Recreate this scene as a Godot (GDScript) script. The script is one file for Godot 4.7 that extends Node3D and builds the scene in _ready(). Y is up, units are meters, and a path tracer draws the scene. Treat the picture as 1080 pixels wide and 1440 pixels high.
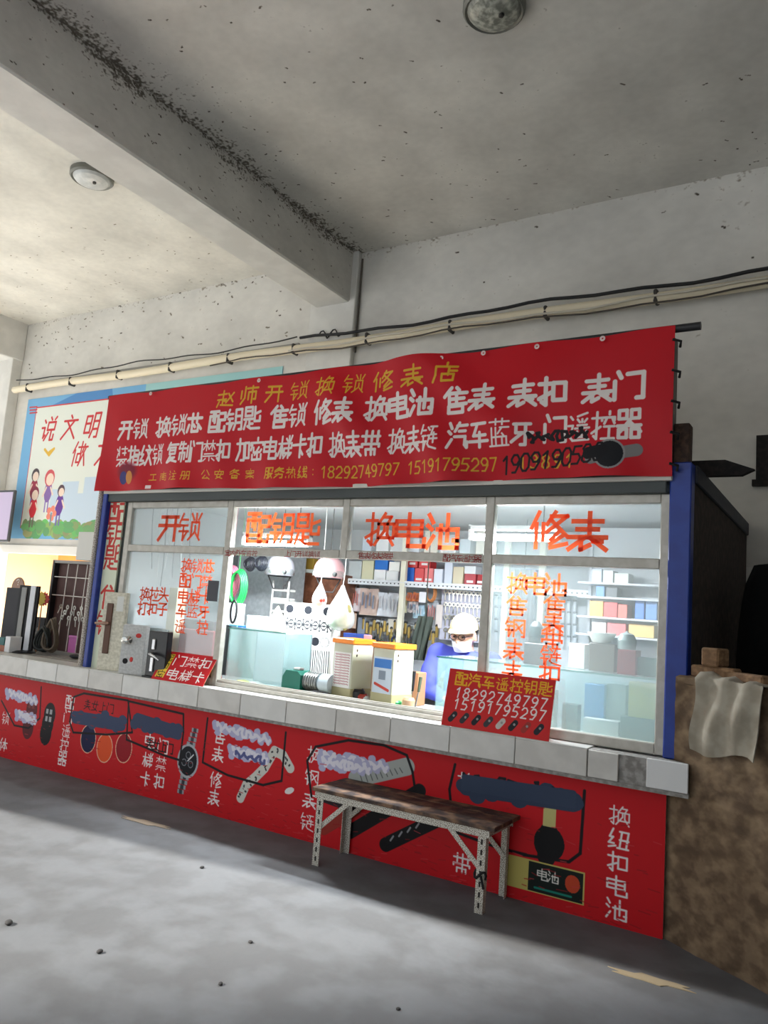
extends Node3D
# A roadside key-cutting and watch-repair kiosk under a concrete building. y up, metres.
# The kiosk's base stands on z = 0; the camera stands at (0, 1.5, 4.215).

const EYE := Vector3(0, 1.5, 4.215)
const FOCAL := 1080.0
const WALL := -2.4       # the building's back wall
const CEIL := 5.4
const LEDGE := 0.865     # top of the counter ledge
const INK := Color(0.05, 0.05, 0.07)

var look: Basis
var rng := RandomNumberGenerator.new()
var mats := {}
var used := {}
var glyph_cache := {}

# ---------------------------------------------------------------- pixels to places
func ray(px: float, py: float) -> Vector3:
	return look * Vector3((px - 540.0) / FOCAL, -(py - 720.0) / FOCAL, -1.0)

func az(px: float, py: float, z: float) -> Vector3:      # the point of that pixel on the plane z
	var d := ray(px, py)
	return EYE + d * ((z - EYE.z) / d.z)

func ay(px: float, py: float, y: float) -> Vector3:      # the point of that pixel on the level y
	var d := ray(px, py)
	return EYE + d * ((y - EYE.y) / d.y)

# ---------------------------------------------------------------- meshes
class MB:
	var v := PackedVector3Array()
	var n := PackedVector3Array()
	var u := PackedVector2Array()

	func tri(a: Vector3, b: Vector3, c: Vector3, na: Vector3, nb: Vector3, nc: Vector3, ua := Vector2.ZERO, ub := Vector2.ZERO, uc := Vector2.ZERO) -> void:
		if (b - a).cross(c - a).dot(na + nb + nc) > 0.0:
			v.append_array([a, c, b]); n.append_array([na, nc, nb]); u.append_array([ua, uc, ub])
		else:
			v.append_array([a, b, c]); n.append_array([na, nb, nc]); u.append_array([ua, ub, uc])

	func quad(a: Vector3, b: Vector3, c: Vector3, d: Vector3, nn := Vector3.ZERO, uv := [Vector2(0, 0), Vector2(1, 0), Vector2(1, 1), Vector2(0, 1)]) -> void:
		if nn == Vector3.ZERO:
			nn = (c - a).cross(b - a).normalized()
			if nn == Vector3.ZERO:
				nn = (d - a).cross(c - a).normalized()
		tri(a, b, c, nn, nn, nn, uv[0], uv[1], uv[2])
		tri(a, c, d, nn, nn, nn, uv[0], uv[2], uv[3])

	# box with chamfered edges; c is the centre, s the size, t turns and places it
	func box(c: Vector3, s: Vector3, bev := 0.0, t := Transform3D.IDENTITY) -> void:
		var h := s * 0.5
		var b: float = minf(bev, minf(h.x, minf(h.y, h.z)) * 0.9)
		for ax in 3:
			for sg in [-1.0, 1.0]:
				var nn := Vector3.ZERO
				nn[ax] = sg
				var i := (ax + 1) % 3
				var j := (ax + 2) % 3
				var pts := []
				for k in [[-1, -1], [1, -1], [1, 1], [-1, 1]]:
					var p := Vector3.ZERO
					p[ax] = sg * h[ax]
					p[i] = k[0] * (h[i] - b)
					p[j] = k[1] * (h[j] - b)
					pts.append(t * (c + p))
				var uv := []
				for k in [[-1, -1], [1, -1], [1, 1], [-1, 1]]:
					if ax == 2:
						uv.append(Vector2(0.5 + 0.5 * k[0] * sg, 0.5 - 0.5 * k[1]))
					elif ax == 0:
						uv.append(Vector2(0.5 - 0.5 * k[1] * sg, 0.5 - 0.5 * k[0]))
					else:
						uv.append(Vector2(0.5 + 0.5 * k[1], 0.5 + 0.5 * k[0] * sg))
				quad(pts[0], pts[1], pts[2], pts[3], (t.basis * nn).normalized(), uv)
		if b > 0.0:
			for ax in 3:                             # twelve chamfers
				var i := (ax + 1) % 3
				var j := (ax + 2) % 3
				for si in [-1.0, 1.0]:
					for sj in [-1.0, 1.0]:
						var q := []
						for e in [[-1, 0], [1, 0], [1, 1], [-1, 1]]:
							var p := Vector3.ZERO
							p[ax] = e[0] * (h[ax] - b)
							p[i] = si * (h[i] if e[1] == 0 else h[i] - b)
							p[j] = sj * (h[j] - b if e[1] == 0 else h[j])
							q.append(t * (c + p))
						var nn := Vector3.ZERO
						nn[i] = si
						nn[j] = sj
						quad(q[0], q[1], q[2], q[3], (t.basis * nn).normalized())
			for sx in [-1.0, 1.0]:                   # eight corners
				for sy in [-1.0, 1.0]:
					for sz in [-1.0, 1.0]:
						var s3 := Vector3(sx, sy, sz)
						var in_ := h - Vector3(b, b, b)
						var nn := (t.basis * s3).normalized()
						tri(t * (c + s3 * Vector3(h.x, in_.y, in_.z)), t * (c + s3 * Vector3(in_.x, h.y, in_.z)), t * (c + s3 * Vector3(in_.x, in_.y, h.z)), nn, nn, nn)

	func span(a: Vector3, b: Vector3, bev := 0.0) -> void:        # box between two corners
		box((a + b) * 0.5, (b - a).abs(), bev)

	# tube through points with radii
	func tube(p: Array, r, seg := 8, caps := true, closed := false) -> void:
		var m := p.size()
		var rings := []
		var side := Vector3.ZERO
		for i in m:
			var dir: Vector3
			if closed:
				dir = (p[(i + 1) % m] - p[(i + m - 1) % m]).normalized()
			else:
				dir = (p[mini(i + 1, m - 1)] - p[maxi(i - 1, 0)]).normalized()
			if side == Vector3.ZERO:
				side = dir.cross(Vector3.UP if absf(dir.y) < 0.9 else Vector3.RIGHT).normalized()
			side = (side - dir * side.dot(dir)).normalized()
			var up := dir.cross(side)
			var rad: float = r[i] if r is Array else r
			var ring := []
			for k in seg:
				var a := TAU * k / seg
				var nn := side * cos(a) + up * sin(a)
				ring.append([p[i] + nn * rad, nn])
			rings.append(ring)
		for i in (m if closed else m - 1):
			var A: Array = rings[i]
			var B: Array = rings[(i + 1) % m]
			for k in seg:
				var k2 := (k + 1) % seg
				var u0 := float(i) / m
				var u1 := float(i + 1) / m
				var w0 := float(k) / seg
				var w1 := float(k + 1) / seg
				tri(A[k][0], B[k][0], B[k2][0], A[k][1], B[k][1], B[k2][1], Vector2(w0, u0), Vector2(w0, u1), Vector2(w1, u1))
				tri(A[k][0], B[k2][0], A[k2][0], A[k][1], B[k2][1], A[k2][1], Vector2(w0, u0), Vector2(w1, u1), Vector2(w1, u0))
		if caps and not closed:
			for e in [0, m - 1]:
				var nn: Vector3 = (p[0] - p[1]).normalized() if e == 0 else (p[m - 1] - p[m - 2]).normalized()
				for k in seg:
					tri(p[e], rings[e][k][0], rings[e][(k + 1) % seg][0], nn, nn, nn)

	# surface of revolution about the y axis of t; prof is [radius, height] pairs
	func lathe(prof: Array, seg := 16, t := Transform3D.IDENTITY) -> void:
		var m := prof.size()
		for i in m - 1:
			var d := Vector2(prof[i + 1][0] - prof[i][0], prof[i + 1][1] - prof[i][1])
			var flat := Vector2(d.y, -d.x).normalized()
			for k in seg:
				var q := []
				for e in [[i, k], [i + 1, k], [i + 1, k + 1], [i, k + 1]]:
					var a: float = TAU * e[1] / seg
					q.append([t * Vector3(prof[e[0]][0] * cos(a), prof[e[0]][1], prof[e[0]][0] * sin(a)), (t.basis * Vector3(flat.x * cos(a), flat.y, flat.x * sin(a))).normalized()])
				tri(q[0][0], q[1][0], q[2][0], q[0][1], q[1][1], q[2][1])
				tri(q[0][0], q[2][0], q[3][0], q[0][1], q[2][1], q[3][1])

	# ellipsoid, or the piece of it between two polar angles
	func ball(c: Vector3, s: Vector3, seg := 14, from := 0.0, to := PI, t := Transform3D.IDENTITY) -> void:
		var rows := maxi(3, int(seg * (to - from) / PI / 1.6))
		for i in rows:
			for k in seg:
				var q := []
				for e in [[i, k], [i + 1, k], [i + 1, k + 1], [i, k + 1]]:
					var th: float = from + (to - from) * e[0] / rows
					var a: float = TAU * e[1] / seg
					var o := Vector3(sin(th) * cos(a), cos(th), sin(th) * sin(a))
					q.append([t * (c + o * s), (t.basis * (o / s)).normalized(), Vector2(float(e[1]) / seg, float(e[0]) / rows)])
				tri(q[0][0], q[1][0], q[2][0], q[0][1], q[1][1], q[2][1], q[0][2], q[1][2], q[2][2])
				tri(q[0][0], q[2][0], q[3][0], q[0][1], q[2][1], q[3][1], q[0][2], q[2][2], q[3][2])

	# polygon in the xy plane of t, given depth along z (0 .. depth)
	func slab(poly: PackedVector2Array, depth: float, t := Transform3D.IDENTITY) -> void:
		var idx := Geometry2D.triangulate_polygon(poly)
		var lo := poly[0]
		var hi := poly[0]
		for p in poly:
			lo = lo.min(p)
			hi = hi.max(p)
		var f := (t.basis * Vector3(0, 0, 1)).normalized()
		for i in range(0, idx.size(), 3):
			for z in [0.0, depth]:
				var q := []
				var w := []
				for k in 3:
					var p := poly[idx[i + k]]
					q.append(t * Vector3(p.x, p.y, z))
					w.append(Vector2((p.x - lo.x) / (hi.x - lo.x), (hi.y - p.y) / (hi.y - lo.y)))
				var nn := f if z > 0.0 else -f
				tri(q[0], q[1], q[2], nn, nn, nn, w[0], w[1], w[2])
		var area := 0.0
		for i in poly.size():
			area += poly[i].cross(poly[(i + 1) % poly.size()])
		for i in poly.size():
			var a := poly[i]
			var b := poly[(i + 1) % poly.size()]
			var e := (b - a).normalized()
			var nn := (t.basis * (Vector3(e.y, -e.x, 0) * signf(area))).normalized()
			quad(t * Vector3(a.x, a.y, 0), t * Vector3(b.x, b.y, 0), t * Vector3(b.x, b.y, depth), t * Vector3(a.x, a.y, depth), nn)

	# grid of points (rows of Vector3) as a smooth sheet
	func sheet(rows: Array, both := 0.0) -> void:
		var R := rows.size()
		var C: int = rows[0].size()
		var nn := []
		for i in R:
			var line := []
			for k in C:
				var du: Vector3 = rows[i][mini(k + 1, C - 1)] - rows[i][maxi(k - 1, 0)]
				var dv: Vector3 = rows[mini(i + 1, R - 1)][k] - rows[maxi(i - 1, 0)][k]
				line.append(dv.cross(du).normalized())
			nn.append(line)
		for side in ([0.0] if both == 0.0 else [0.0, both]):
			var sg := 1.0 if side == 0.0 else -1.0
			for i in R - 1:
				for k in C - 1:
					var q := []
					for e in [[i, k], [i, k + 1], [i + 1, k + 1], [i + 1, k]]:
						q.append([rows[e[0]][e[1]] - nn[e[0]][e[1]] * side, nn[e[0]][e[1]] * sg, Vector2(float(e[1]) / (C - 1), float(e[0]) / (R - 1))])
					tri(q[0][0], q[1][0], q[2][0], q[0][1], q[1][1], q[2][1], q[0][2], q[1][2], q[2][2])
					tri(q[0][0], q[2][0], q[3][0], q[0][1], q[2][1], q[3][1], q[0][2], q[2][2], q[3][2])

	func done() -> ArrayMesh:
		var a := []
		a.resize(Mesh.ARRAY_MAX)
		a[Mesh.ARRAY_VERTEX] = v
		a[Mesh.ARRAY_NORMAL] = n
		a[Mesh.ARRAY_TEX_UV] = u
		var m := ArrayMesh.new()
		m.add_surface_from_arrays(Mesh.PRIMITIVE_TRIANGLES, a)
		return m

# ---------------------------------------------------------------- nodes
func numbered(called: String) -> String:
	if not used.has(called):
		used[called] = 0
		return called
	used[called] += 1
	return "%s_%03d" % [called, used[called]]

func part(called: String, mb: MB, m: Material, parent: Node3D) -> MeshInstance3D:
	var o := MeshInstance3D.new()
	o.name = called
	o.mesh = mb.done()
	o.material_override = m
	parent.add_child(o, true)
	return o

func tag(o: Node3D, label: String, category: String, group := "") -> void:
	o.set_meta("label", label)
	o.set_meta("category", category)
	if group:
		o.set_meta("group", group)

func thing(called: String, label: String, category: String, at := Vector3.ZERO, turn := 0.0, group := "") -> Node3D:
	var o := Node3D.new()
	o.name = numbered(called)
	add_child(o)
	o.position = at
	o.rotation.y = turn
	tag(o, label, category, group)
	return o

func solo(called: String, mb: MB, m: Material, label: String, category: String, group := "") -> MeshInstance3D:
	var o := part(numbered(called), mb, m, self)
	tag(o, label, category, group)
	return o

func struct(called: String, mb: MB, m: Material, label: String, category: String) -> MeshInstance3D:
	var o := part(called, mb, m, self)
	tag(o, label, category)
	o.set_meta("kind", "structure")
	return o

func copy_of(o: Node3D, at: Vector3, turn := 0.0, label := "") -> Node3D:
	var c: Node3D = o.duplicate()
	c.name = numbered(String(o.name).rstrip("0123456789").rstrip("_"))
	add_child(c)
	c.position = at
	c.rotation.y = turn
	if label:
		c.set_meta("label", label)
	return c

# ---------------------------------------------------------------- materials
func srgb(r: int, g: int, b: int) -> Color:
	return Color(r / 255.0, g / 255.0, b / 255.0)

func mat(r: int, g: int, b: int, rough := 0.6, metal := 0.0) -> StandardMaterial3D:
	var key := "%d,%d,%d,%s,%s" % [r, g, b, rough, metal]
	if not mats.has(key):
		var m := StandardMaterial3D.new()
		m.albedo_color = srgb(r, g, b)
		m.roughness = rough
		m.metallic = metal
		mats[key] = m
	return mats[key]

# mottled material: two colours mixed by noise, triplanar in the world
func mottled(key: String, a: Color, b: Color, scale: float, rough: float, freq := 0.02, bump := 0.0, lo := 0.3, hi := 0.7) -> StandardMaterial3D:
	if mats.has(key):
		return mats[key]
	var m := StandardMaterial3D.new()
	var nz := FastNoiseLite.new()
	nz.seed = hash(key) % 10000
	nz.frequency = freq
	nz.fractal_octaves = 5
	var t := NoiseTexture2D.new()
	t.width = 512
	t.height = 512
	t.seamless = true
	t.noise = nz
	var g := Gradient.new()
	g.offsets = PackedFloat32Array([lo, hi])
	g.colors = PackedColorArray([a, b])
	t.color_ramp = g
	m.albedo_texture = t
	m.uv1_triplanar = true
	m.uv1_world_triplanar = true
	m.uv1_scale = Vector3.ONE * scale
	m.roughness = rough
	if bump > 0.0:
		var nt := NoiseTexture2D.new()
		nt.width = 512
		nt.height = 512
		nt.seamless = true
		nt.noise = nz
		nt.as_normal_map = true
		nt.bump_strength = bump
		m.normal_enabled = true
		m.normal_texture = nt
	mats[key] = m
	return m

func glass(key: String, c: Color, alpha: float, rough := 0.02) -> StandardMaterial3D:
	if not mats.has(key):
		var m := StandardMaterial3D.new()
		m.albedo_color = Color(c.r, c.g, c.b, alpha)
		m.transparency = BaseMaterial3D.TRANSPARENCY_ALPHA
		m.roughness = rough
		mats[key] = m
	return mats[key]

func glow(c: Color, energy: float) -> StandardMaterial3D:
	var m := StandardMaterial3D.new()
	m.albedo_color = c
	m.emission_enabled = true
	m.emission = c
	m.emission_energy_multiplier = energy
	return m

func printed(im: Image, rough := 0.5) -> StandardMaterial3D:
	var m := StandardMaterial3D.new()
	im.generate_mipmaps()
	m.albedo_texture = ImageTexture.create_from_image(im)
	m.roughness = rough
	m.metallic_specular = 0.3
	m.texture_repeat = false
	return m

# ---------------------------------------------------------------- lettering: each character as pen strokes on a ten by ten grid, or put together from smaller ones
const PEN := {
	"钅": "30-03 22-82 24-84 06-96 44-49-86", "扌": "02-92 50-59-28 07-95", "亻": "60-04 43-49", "氵": "10-52 03-44 09-66", "纟": "50-14-54 54-07-67 09-88",
	"木": "03-93 50-59 53-08 53-98", "口": "00-90-99-09-00", "日": "00-90-99-09-00 04-94", "月": "20-90-99-69 20-26-09 23-93 26-96", "贝": "20-27 20-80-87 52-55-09 66-99",
	"车": "11-81 41-25-85 07-97 54-59", "皿": "11-18 11-81-88 31-38 61-68 09-99", "宀": "50-52 09-04-94-99",
	"开": "11-81 04-94 31-35-09 71-79", "门": "10-22 03-09 41-91-99-79", "表": "12-82 24-74 06-96 50-56 46-09 36-39-58 87-67 56-99",
	"修": "亻@0,0,3,10 33-37 60-43 51-91-45 52-96 75-57 86-58 98-59", "锁": "钅@0,0,4.2,10 70-73 50-62 90-82 贝@4.6,3.2,5.2,6.6",
	"换": "扌@0,0,3.9,10 60-43 61-81-73 43-47 43-93-97 63-65-39 73-76-99 47-97", "芯": "02-92 30-34 60-64 15-08 35-38-78-76 45-56 75-97",
	"配": "00-50 02-52-59-09-02 20-24 30-35 07-57 61-91-94-64-69-99-97", "钥": "钅@0,0,4.2,10 月@4.6,0.3,5,9.5", "匙": "日@0.6,0,4.4,4 05-55 35-38 37-57 16-09 28-49-99 60-66-96-94 92-63",
	"售": "30-03 22-26 22-92 24-84 26-96 52-56 50-61 口@2,7.2,6.4,2.6", "电": "02-82-86-06-02 04-84 40-49-99-97", "池": "氵@0,0,3,10 34-94-97-87 60-67 43-49-99-97",
	"扣": "扌@0,0,4.4,10 口@5.2,2,4.4,6.4", "装": "20-24 01-12 05-13 41-91 70-74 53-83 06-96 56-09 37-39-58 86-68 57-99", "指": "扌@0,0,4,10 50-54-94-93 82-52 日@5,5.4,4.4,4.4",
	"纹": "纟@0,0,4,10 60-71 42-92 82-49 52-99", "复": "20-03 11-91 日@2.2,2.6,5.6,3.2 36-09 37-77-19 38-99", "制": "10-03 11-51 03-63 30-39 15-18 15-55-58 72-77 90-99-79",
	"禁": "木@0,0,5,5 木@5,0,5,5 16-86 07-97 57-59 28-09 78-99", "加": "02-52-59-39 20-25-09 口@6.4,2,3.2,7", "密": "50-51 03-02-92-93 13-05 24-26-66 64-37 76-85 17-19-89-87 56-59",
	"梯": "木@0,0,4,10 51-62 90-82 43-93-95-45-47-97-88 70-79 67-49", "卡": "50-54 52-82 04-94 54-59 56-78", "带": "02-92 20-24 50-54 80-84 06-05-95-96 27-29 27-77-79 55-59",
	"链": "钅@0,0,3.6,10 车@5.4,0,4.6,7.4 41-52 44-54-47-58-99", "汽": "氵@0,0,3,10 50-33 41-91 53-83 35-85-88-99-97", "蓝": "01-91 30-32 60-62 13-16 33-36 63-45 53-93 65-76 皿@0,6.4,10,3.6",
	"牙": "12-82 22-25-95 62-69-49 55-08", "遥": "11-22 04-24-18 18-29-99 80-41 42-53 62-63 82-73 44-84 35-95 64-68 46-48-88-86", "控": "扌@0,0,3.9,10 70-71 43-42-92-93 62-54 82-94 55-95 75-79 49-99",
	"器": "口@0.6,0,3.4,3 口@6,0,3.4,3 05-95 53-17 54-97 口@0.6,6.8,3.4,3 口@6,6.8,3.4,3", "赵": "02-52 30-38 05-55 36-56 16-09 28-99 62-97 92-57", "师": "02-06 20-26-09 31-91 43-47 43-83-87-77 60-69",
	"店": "50-51 12-92 12-16-09 62-66 64-94 口@4,6.2,5,3.4", "工": "12-82 52-58 08-98", "商": "50-51 02-92 32-43 62-53 04-09 04-94-99-79 45-26 55-76 口@3.2,6.4,3.6,2.4", "注": "氵@0,0,3,10 60-71 43-93 46-86 39-99 63-69",
	"册": "11-16-09 11-41-49-39 61-67-59 61-91-99-89 05-95", "公": "30-04 60-95 45-18-78 67-99", "安": "50-51 04-02-92-94 43-27-89 73-67-19 05-95", "备": "40-03 31-81-05 32-95 26-76 26-29-79-76 28-78 56-59",
	"案": "50-51 03-02-92-93 43-25-75 63-45-15 04-94 07-97 56-59 57-09 57-99", "服": "月@0,0,4.4,10 50-59 50-90-93-83 55-95-59 65-99", "务": "40-03 31-81-04 32-94 16-86-89-69 45-46-09",
	"热": "02-42 20-25-14 05-44 52-82-86-96 60-63-46 53-65 08-09 37-39 67-69 87-99", "线": "纟@0,0,4,10 52-92 54-94 60-68-99-97 86-49 80-91", "体": "亻@0,0,3.4,10 33-93 60-69 62-37 63-97 57-77",
	"纽": "纟@0,0,4,10 51-91-89 61-59 55-95 49-99", "钢": "钅@0,0,4,10 41-49 41-91-99-89 53-87 83-56", "拉": "扌@0,0,4,10 70-71 52-92 54-67 84-77 49-99", "头": "20-31 12-33 05-95 50-55-09 66-99",
	"打": "扌@0,0,4,10 51-91 71-79-59", "子": "11-81-53 53-59-39 05-95", "室": "50-51 03-02-92-93 14-84 44-26-75 64-87 28-78 55-59 09-99", "内": "03-09 03-93-99-79 50-53-17 55-77", "外": "20-05 21-51-09 13-35 70-79 73-96",
	"有": "02-92 40-06 35-39 35-75-79-69 37-77", "监": "11-14 31-35 60-43 52-92 63-74 皿@0,5.8,10,4.2", "说": "11-22 04-24-28-37 50-61 90-81 42-92-95-45-42 56-39 75-79-99-97", "文": "40-51 02-92 72-09 22-99",
	"明": "日@0,1,3.8,7 月@4.6,0,5,10", "做": "亻@0,0,3,10 32-62 50-54 口@3.4,5,2.6,3.6 71-64 72-92 82-59 74-99", "美": "30-41 60-51 12-82 24-74 06-96 51-56 56-09 56-99", "女": "40-26-89 70-68-09 03-93", "上": "50-59 53-83 09-99",
	"：": "43-43 47-47", "?": "12-30-60-82-73-55 58-58",
	"0": "30-60-82-87-69-39-17-12-30", "1": "22-50-59", "2": "12-30-60-82-84-19-89", "3": "11-30-60-82-73-44-74-86-69-39-18", "4": "60-16-96 60-69", "5": "80-20-14-64-86-69-19", "6": "70-40-14-17-39-69-87-66-36-17",
	"7": "10-80-39", "8": "30-60-82-64-34-12-30 34-16-18-39-69-88-86-64", "9": "83-65-35-13-12-30-60-82-85-59-29",
}

func glyph(ch: String) -> Array:
	if glyph_cache.has(ch):
		return glyph_cache[ch]
	var out := []
	for tok: String in String(PEN.get(ch, "")).split(" ", false):
		if "@" in tok:
			var bits := tok.split("@")
			var q := bits[1].split(",")
			for s: PackedVector2Array in glyph(bits[0]):
				var moved := PackedVector2Array()
				for p in s:
					moved.append(Vector2(float(q[0]) + p.x * float(q[2]), float(q[1]) + p.y * float(q[3])) / 10.0)
				out.append(moved)
		else:
			var s := PackedVector2Array()
			for xy in tok.split("-"):
				s.append(Vector2(float(xy[0]), float(xy[1])) / 9.0)
			out.append(s)
	glyph_cache[ch] = out
	return out

func pen_width(ch: String, weight: float) -> float:
	return weight * clampf(7.5 / maxf(glyph(ch).size(), 1), 0.52, 1.0)

# a printed surface: x0, y0 is its top left corner in metres on its own plane
class Canvas:
	var im: Image
	var x0: float
	var y0: float
	var k: float
	var ky: float
	var w: int
	var h: int

	func _init(left: float, top: float, width: float, height: float, px: int, py: int, back: Color) -> void:
		im = Image.create(px, py, false, Image.FORMAT_RGB8)
		im.fill(back)
		x0 = left
		y0 = top
		k = px / width
		ky = py / height
		w = px
		h = py

	func line(a: Vector2, b: Vector2, width: float, c: Color) -> void:      # metres, y up
		var A := Vector2((a.x - x0) * k, (y0 - a.y) * ky)
		var B := Vector2((b.x - x0) * k, (y0 - b.y) * ky)
		var r := maxf(width * 0.5 * k, 0.6)
		var d := B - A
		var L := maxf(d.length_squared(), 0.0001)
		for y in range(maxi(0, int(minf(A.y, B.y) - r)), mini(h, int(maxf(A.y, B.y) + r) + 2)):
			for x in range(maxi(0, int(minf(A.x, B.x) - r)), mini(w, int(maxf(A.x, B.x) + r) + 2)):
				var p := Vector2(x + 0.5, y + 0.5)
				var s := clampf((p - A).dot(d) / L, 0.0, 1.0)
				var f := r + 0.5 - p.distance_to(A + d * s)
				if f >= 1.0:
					im.set_pixel(x, y, c)
				elif f > 0.0:
					im.set_pixel(x, y, im.get_pixel(x, y).lerp(c, f))

	func path(p: Array, width: float, c: Color) -> void:
		for i in p.size() - 1:
			line(p[i], p[i + 1], width, c)

	func oval(m: Vector2, r: Vector2, c: Color, turn := 0.0, soft := 0.0) -> void:
		var R := maxf(r.x, r.y)
		for y in range(maxi(0, int((y0 - m.y - R) * ky)), mini(h, int((y0 - m.y + R) * ky) + 1)):
			for x in range(maxi(0, int((m.x - R - x0) * k)), mini(w, int((m.x + R - x0) * k) + 1)):
				var p := (Vector2(x0 + (x + 0.5) / k, y0 - (y + 0.5) / ky) - m).rotated(-turn) / r
				var f := 1.0 - p.length()
				if f > soft:
					im.set_pixel(x, y, c)
				elif f > 0.0:
					im.set_pixel(x, y, im.get_pixel(x, y).lerp(c, f / soft))

	func rect(m: Vector2, s: Vector2, c: Color, turn := 0.0) -> void:
		var R := s.length() * 0.5
		for y in range(maxi(0, int((y0 - m.y - R) * ky)), mini(h, int((y0 - m.y + R) * ky) + 1)):
			for x in range(maxi(0, int((m.x - R - x0) * k)), mini(w, int((m.x + R - x0) * k) + 1)):
				var p := (Vector2(x0 + (x + 0.5) / k, y0 - (y + 0.5) / ky) - m).rotated(-turn)
				if absf(p.x) <= s.x * 0.5 and absf(p.y) <= s.y * 0.5:
					im.set_pixel(x, y, c)

func flat(v: Vector3) -> Vector2:
	return Vector2(v.x, v.y)

# one character in the middle of m, size s
func ink(cv: Canvas, ch: String, m: Vector2, s: Vector2, c: Color, weight := 0.12, slant := 0.0) -> void:
	var wd := pen_width(ch, weight) * minf(s.x, s.y)
	for st: PackedVector2Array in glyph(ch):
		var p := []
		for q in st:
			p.append(m + Vector2((q.x - 0.5) * s.x + (0.5 - q.y) * s.y * slant, (0.5 - q.y) * s.y))
		cv.path(p, wd, c)

# a row or column of characters between the middles of the first and the last one
func ink_row(cv: Canvas, text: String, a: Vector2, b: Vector2, s: Vector2, c: Color, weight := 0.12, slant := 0.0) -> void:
	for i in text.length():
		ink(cv, text[i], a.lerp(b, float(i) / maxf(text.length() - 1, 1)), s, c, weight, slant)

# the same as vinyl strokes cut out and laid on a plane z
func vinyl(mb: MB, text: String, a: Vector2, b: Vector2, s: Vector2, z: float, weight := 0.13) -> void:
	for i in text.length():
		var m := a.lerp(b, float(i) / maxf(text.length() - 1, 1))
		var wd := pen_width(text[i], weight) * minf(s.x, s.y) * 0.5
		for st: PackedVector2Array in glyph(text[i]):
			for k in st.size() - 1:
				var p := m + Vector2((st[k].x - 0.5) * s.x, (0.5 - st[k].y) * s.y)
				var q := m + Vector2((st[k + 1].x - 0.5) * s.x, (0.5 - st[k + 1].y) * s.y)
				var e := (q - p).normalized() * wd
				if e == Vector2.ZERO:
					e = Vector2(wd, 0)
				var o := Vector2(-e.y, e.x)
				p -= e
				q += e
				mb.quad(Vector3(p.x + o.x, p.y + o.y, z), Vector3(q.x + o.x, q.y + o.y, z), Vector3(q.x - o.x, q.y - o.y, z), Vector3(p.x - o.x, p.y - o.y, z), Vector3(0, 0, 1))

func _ready() -> void:
	rng.seed = 20
	# ---- camera, sky, sun, exposure
	look = Basis.from_euler(Vector3(deg_to_rad(7.33), deg_to_rad(31.86), deg_to_rad(4.28)), EULER_ORDER_YXZ)
	var cam := Camera3D.new()
	cam.name = "camera"
	cam.transform = Transform3D(look, EYE)
	cam.fov = rad_to_deg(2.0 * atan(720.0 / FOCAL))
	cam.near = 0.05
	cam.far = 300.0
	add_child(cam)
	cam.current = true
	var env := Environment.new()
	var sky := Sky.new()
	var sm := ProceduralSkyMaterial.new()
	sm.sky_top_color = srgb(150, 165, 185)
	sm.sky_horizon_color = srgb(226, 222, 213)
	sm.ground_horizon_color = srgb(170, 168, 160)
	sm.ground_bottom_color = srgb(110, 108, 102)
	sm.sky_energy_multiplier = 1.3
	sm.sun_angle_max = 2.0
	sky.sky_material = sm
	env.background_mode = Environment.BG_SKY
	env.sky = sky
	env.tonemap_mode = Environment.TONE_MAPPER_LINEAR
	env.tonemap_exposure = 1.12
	env.sdfgi_enabled = true
	env.ssao_enabled = true
	env.ssil_enabled = true
	var we := WorldEnvironment.new()
	we.name = "world_environment"
	we.environment = env
	add_child(we)
	var sun := DirectionalLight3D.new()
	sun.name = "sun"
	sun.light_color = srgb(255, 253, 248)
	sun.light_energy = 2.5
	sun.light_angular_distance = 0.53
	sun.shadow_enabled = true
	var to_sun := Vector3(-0.9, 0.9, 1.0)
	sun.transform = Transform3D(Basis.looking_at(-to_sun, Vector3.UP), Vector3(0, 20, 20))
	add_child(sun)
	build_setting()
	build_wall_fittings()
	build_front()
	build_banner()
	build_windows()
	build_ledge_things()
	build_bench()
	build_right_side()
	build_neighbour()
	build_shop_room()
	build_shop_shelves()
	build_shop_counter()
	build_shop_clutter()
	build_person()
	build_floor_bits()

# ---------------------------------------------------------------- the setting
func plaster_image(w: int, h: int, base: Color, dirt: Color, seed_: int, edges: Callable) -> Image:
	# edges gives, for a place 0..1 across and down, how thick the mould and flaking sit there
	var im := Image.create(w, h, false, Image.FORMAT_RGB8)
	var a := FastNoiseLite.new()
	a.seed = seed_
	a.frequency = 0.006
	a.fractal_octaves = 5
	var b := FastNoiseLite.new()
	b.seed = seed_ + 7
	b.frequency = 0.05
	b.fractal_octaves = 3
	var d := FastNoiseLite.new()
	d.seed = seed_ + 9
	d.frequency = 0.16
	d.fractal_octaves = 3
	for y in h:
		for x in w:
			var n := a.get_noise_2d(x, y)
			var f := b.get_noise_2d(x, y * 1.3)
			var c := base * (1.0 + 0.09 * n + 0.025 * f)
			var e: float = edges.call(float(x) / w, float(y) / h)
			var g := d.get_noise_2d(x, y)
			var m := clampf((f * 0.6 + g * 0.7 + n * 0.35 + e - 0.7) * 2.2, 0.0, 1.0)
			c = c.lerp(dirt, m * 0.8)
			im.set_pixel(x, y, c)
	return im

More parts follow.
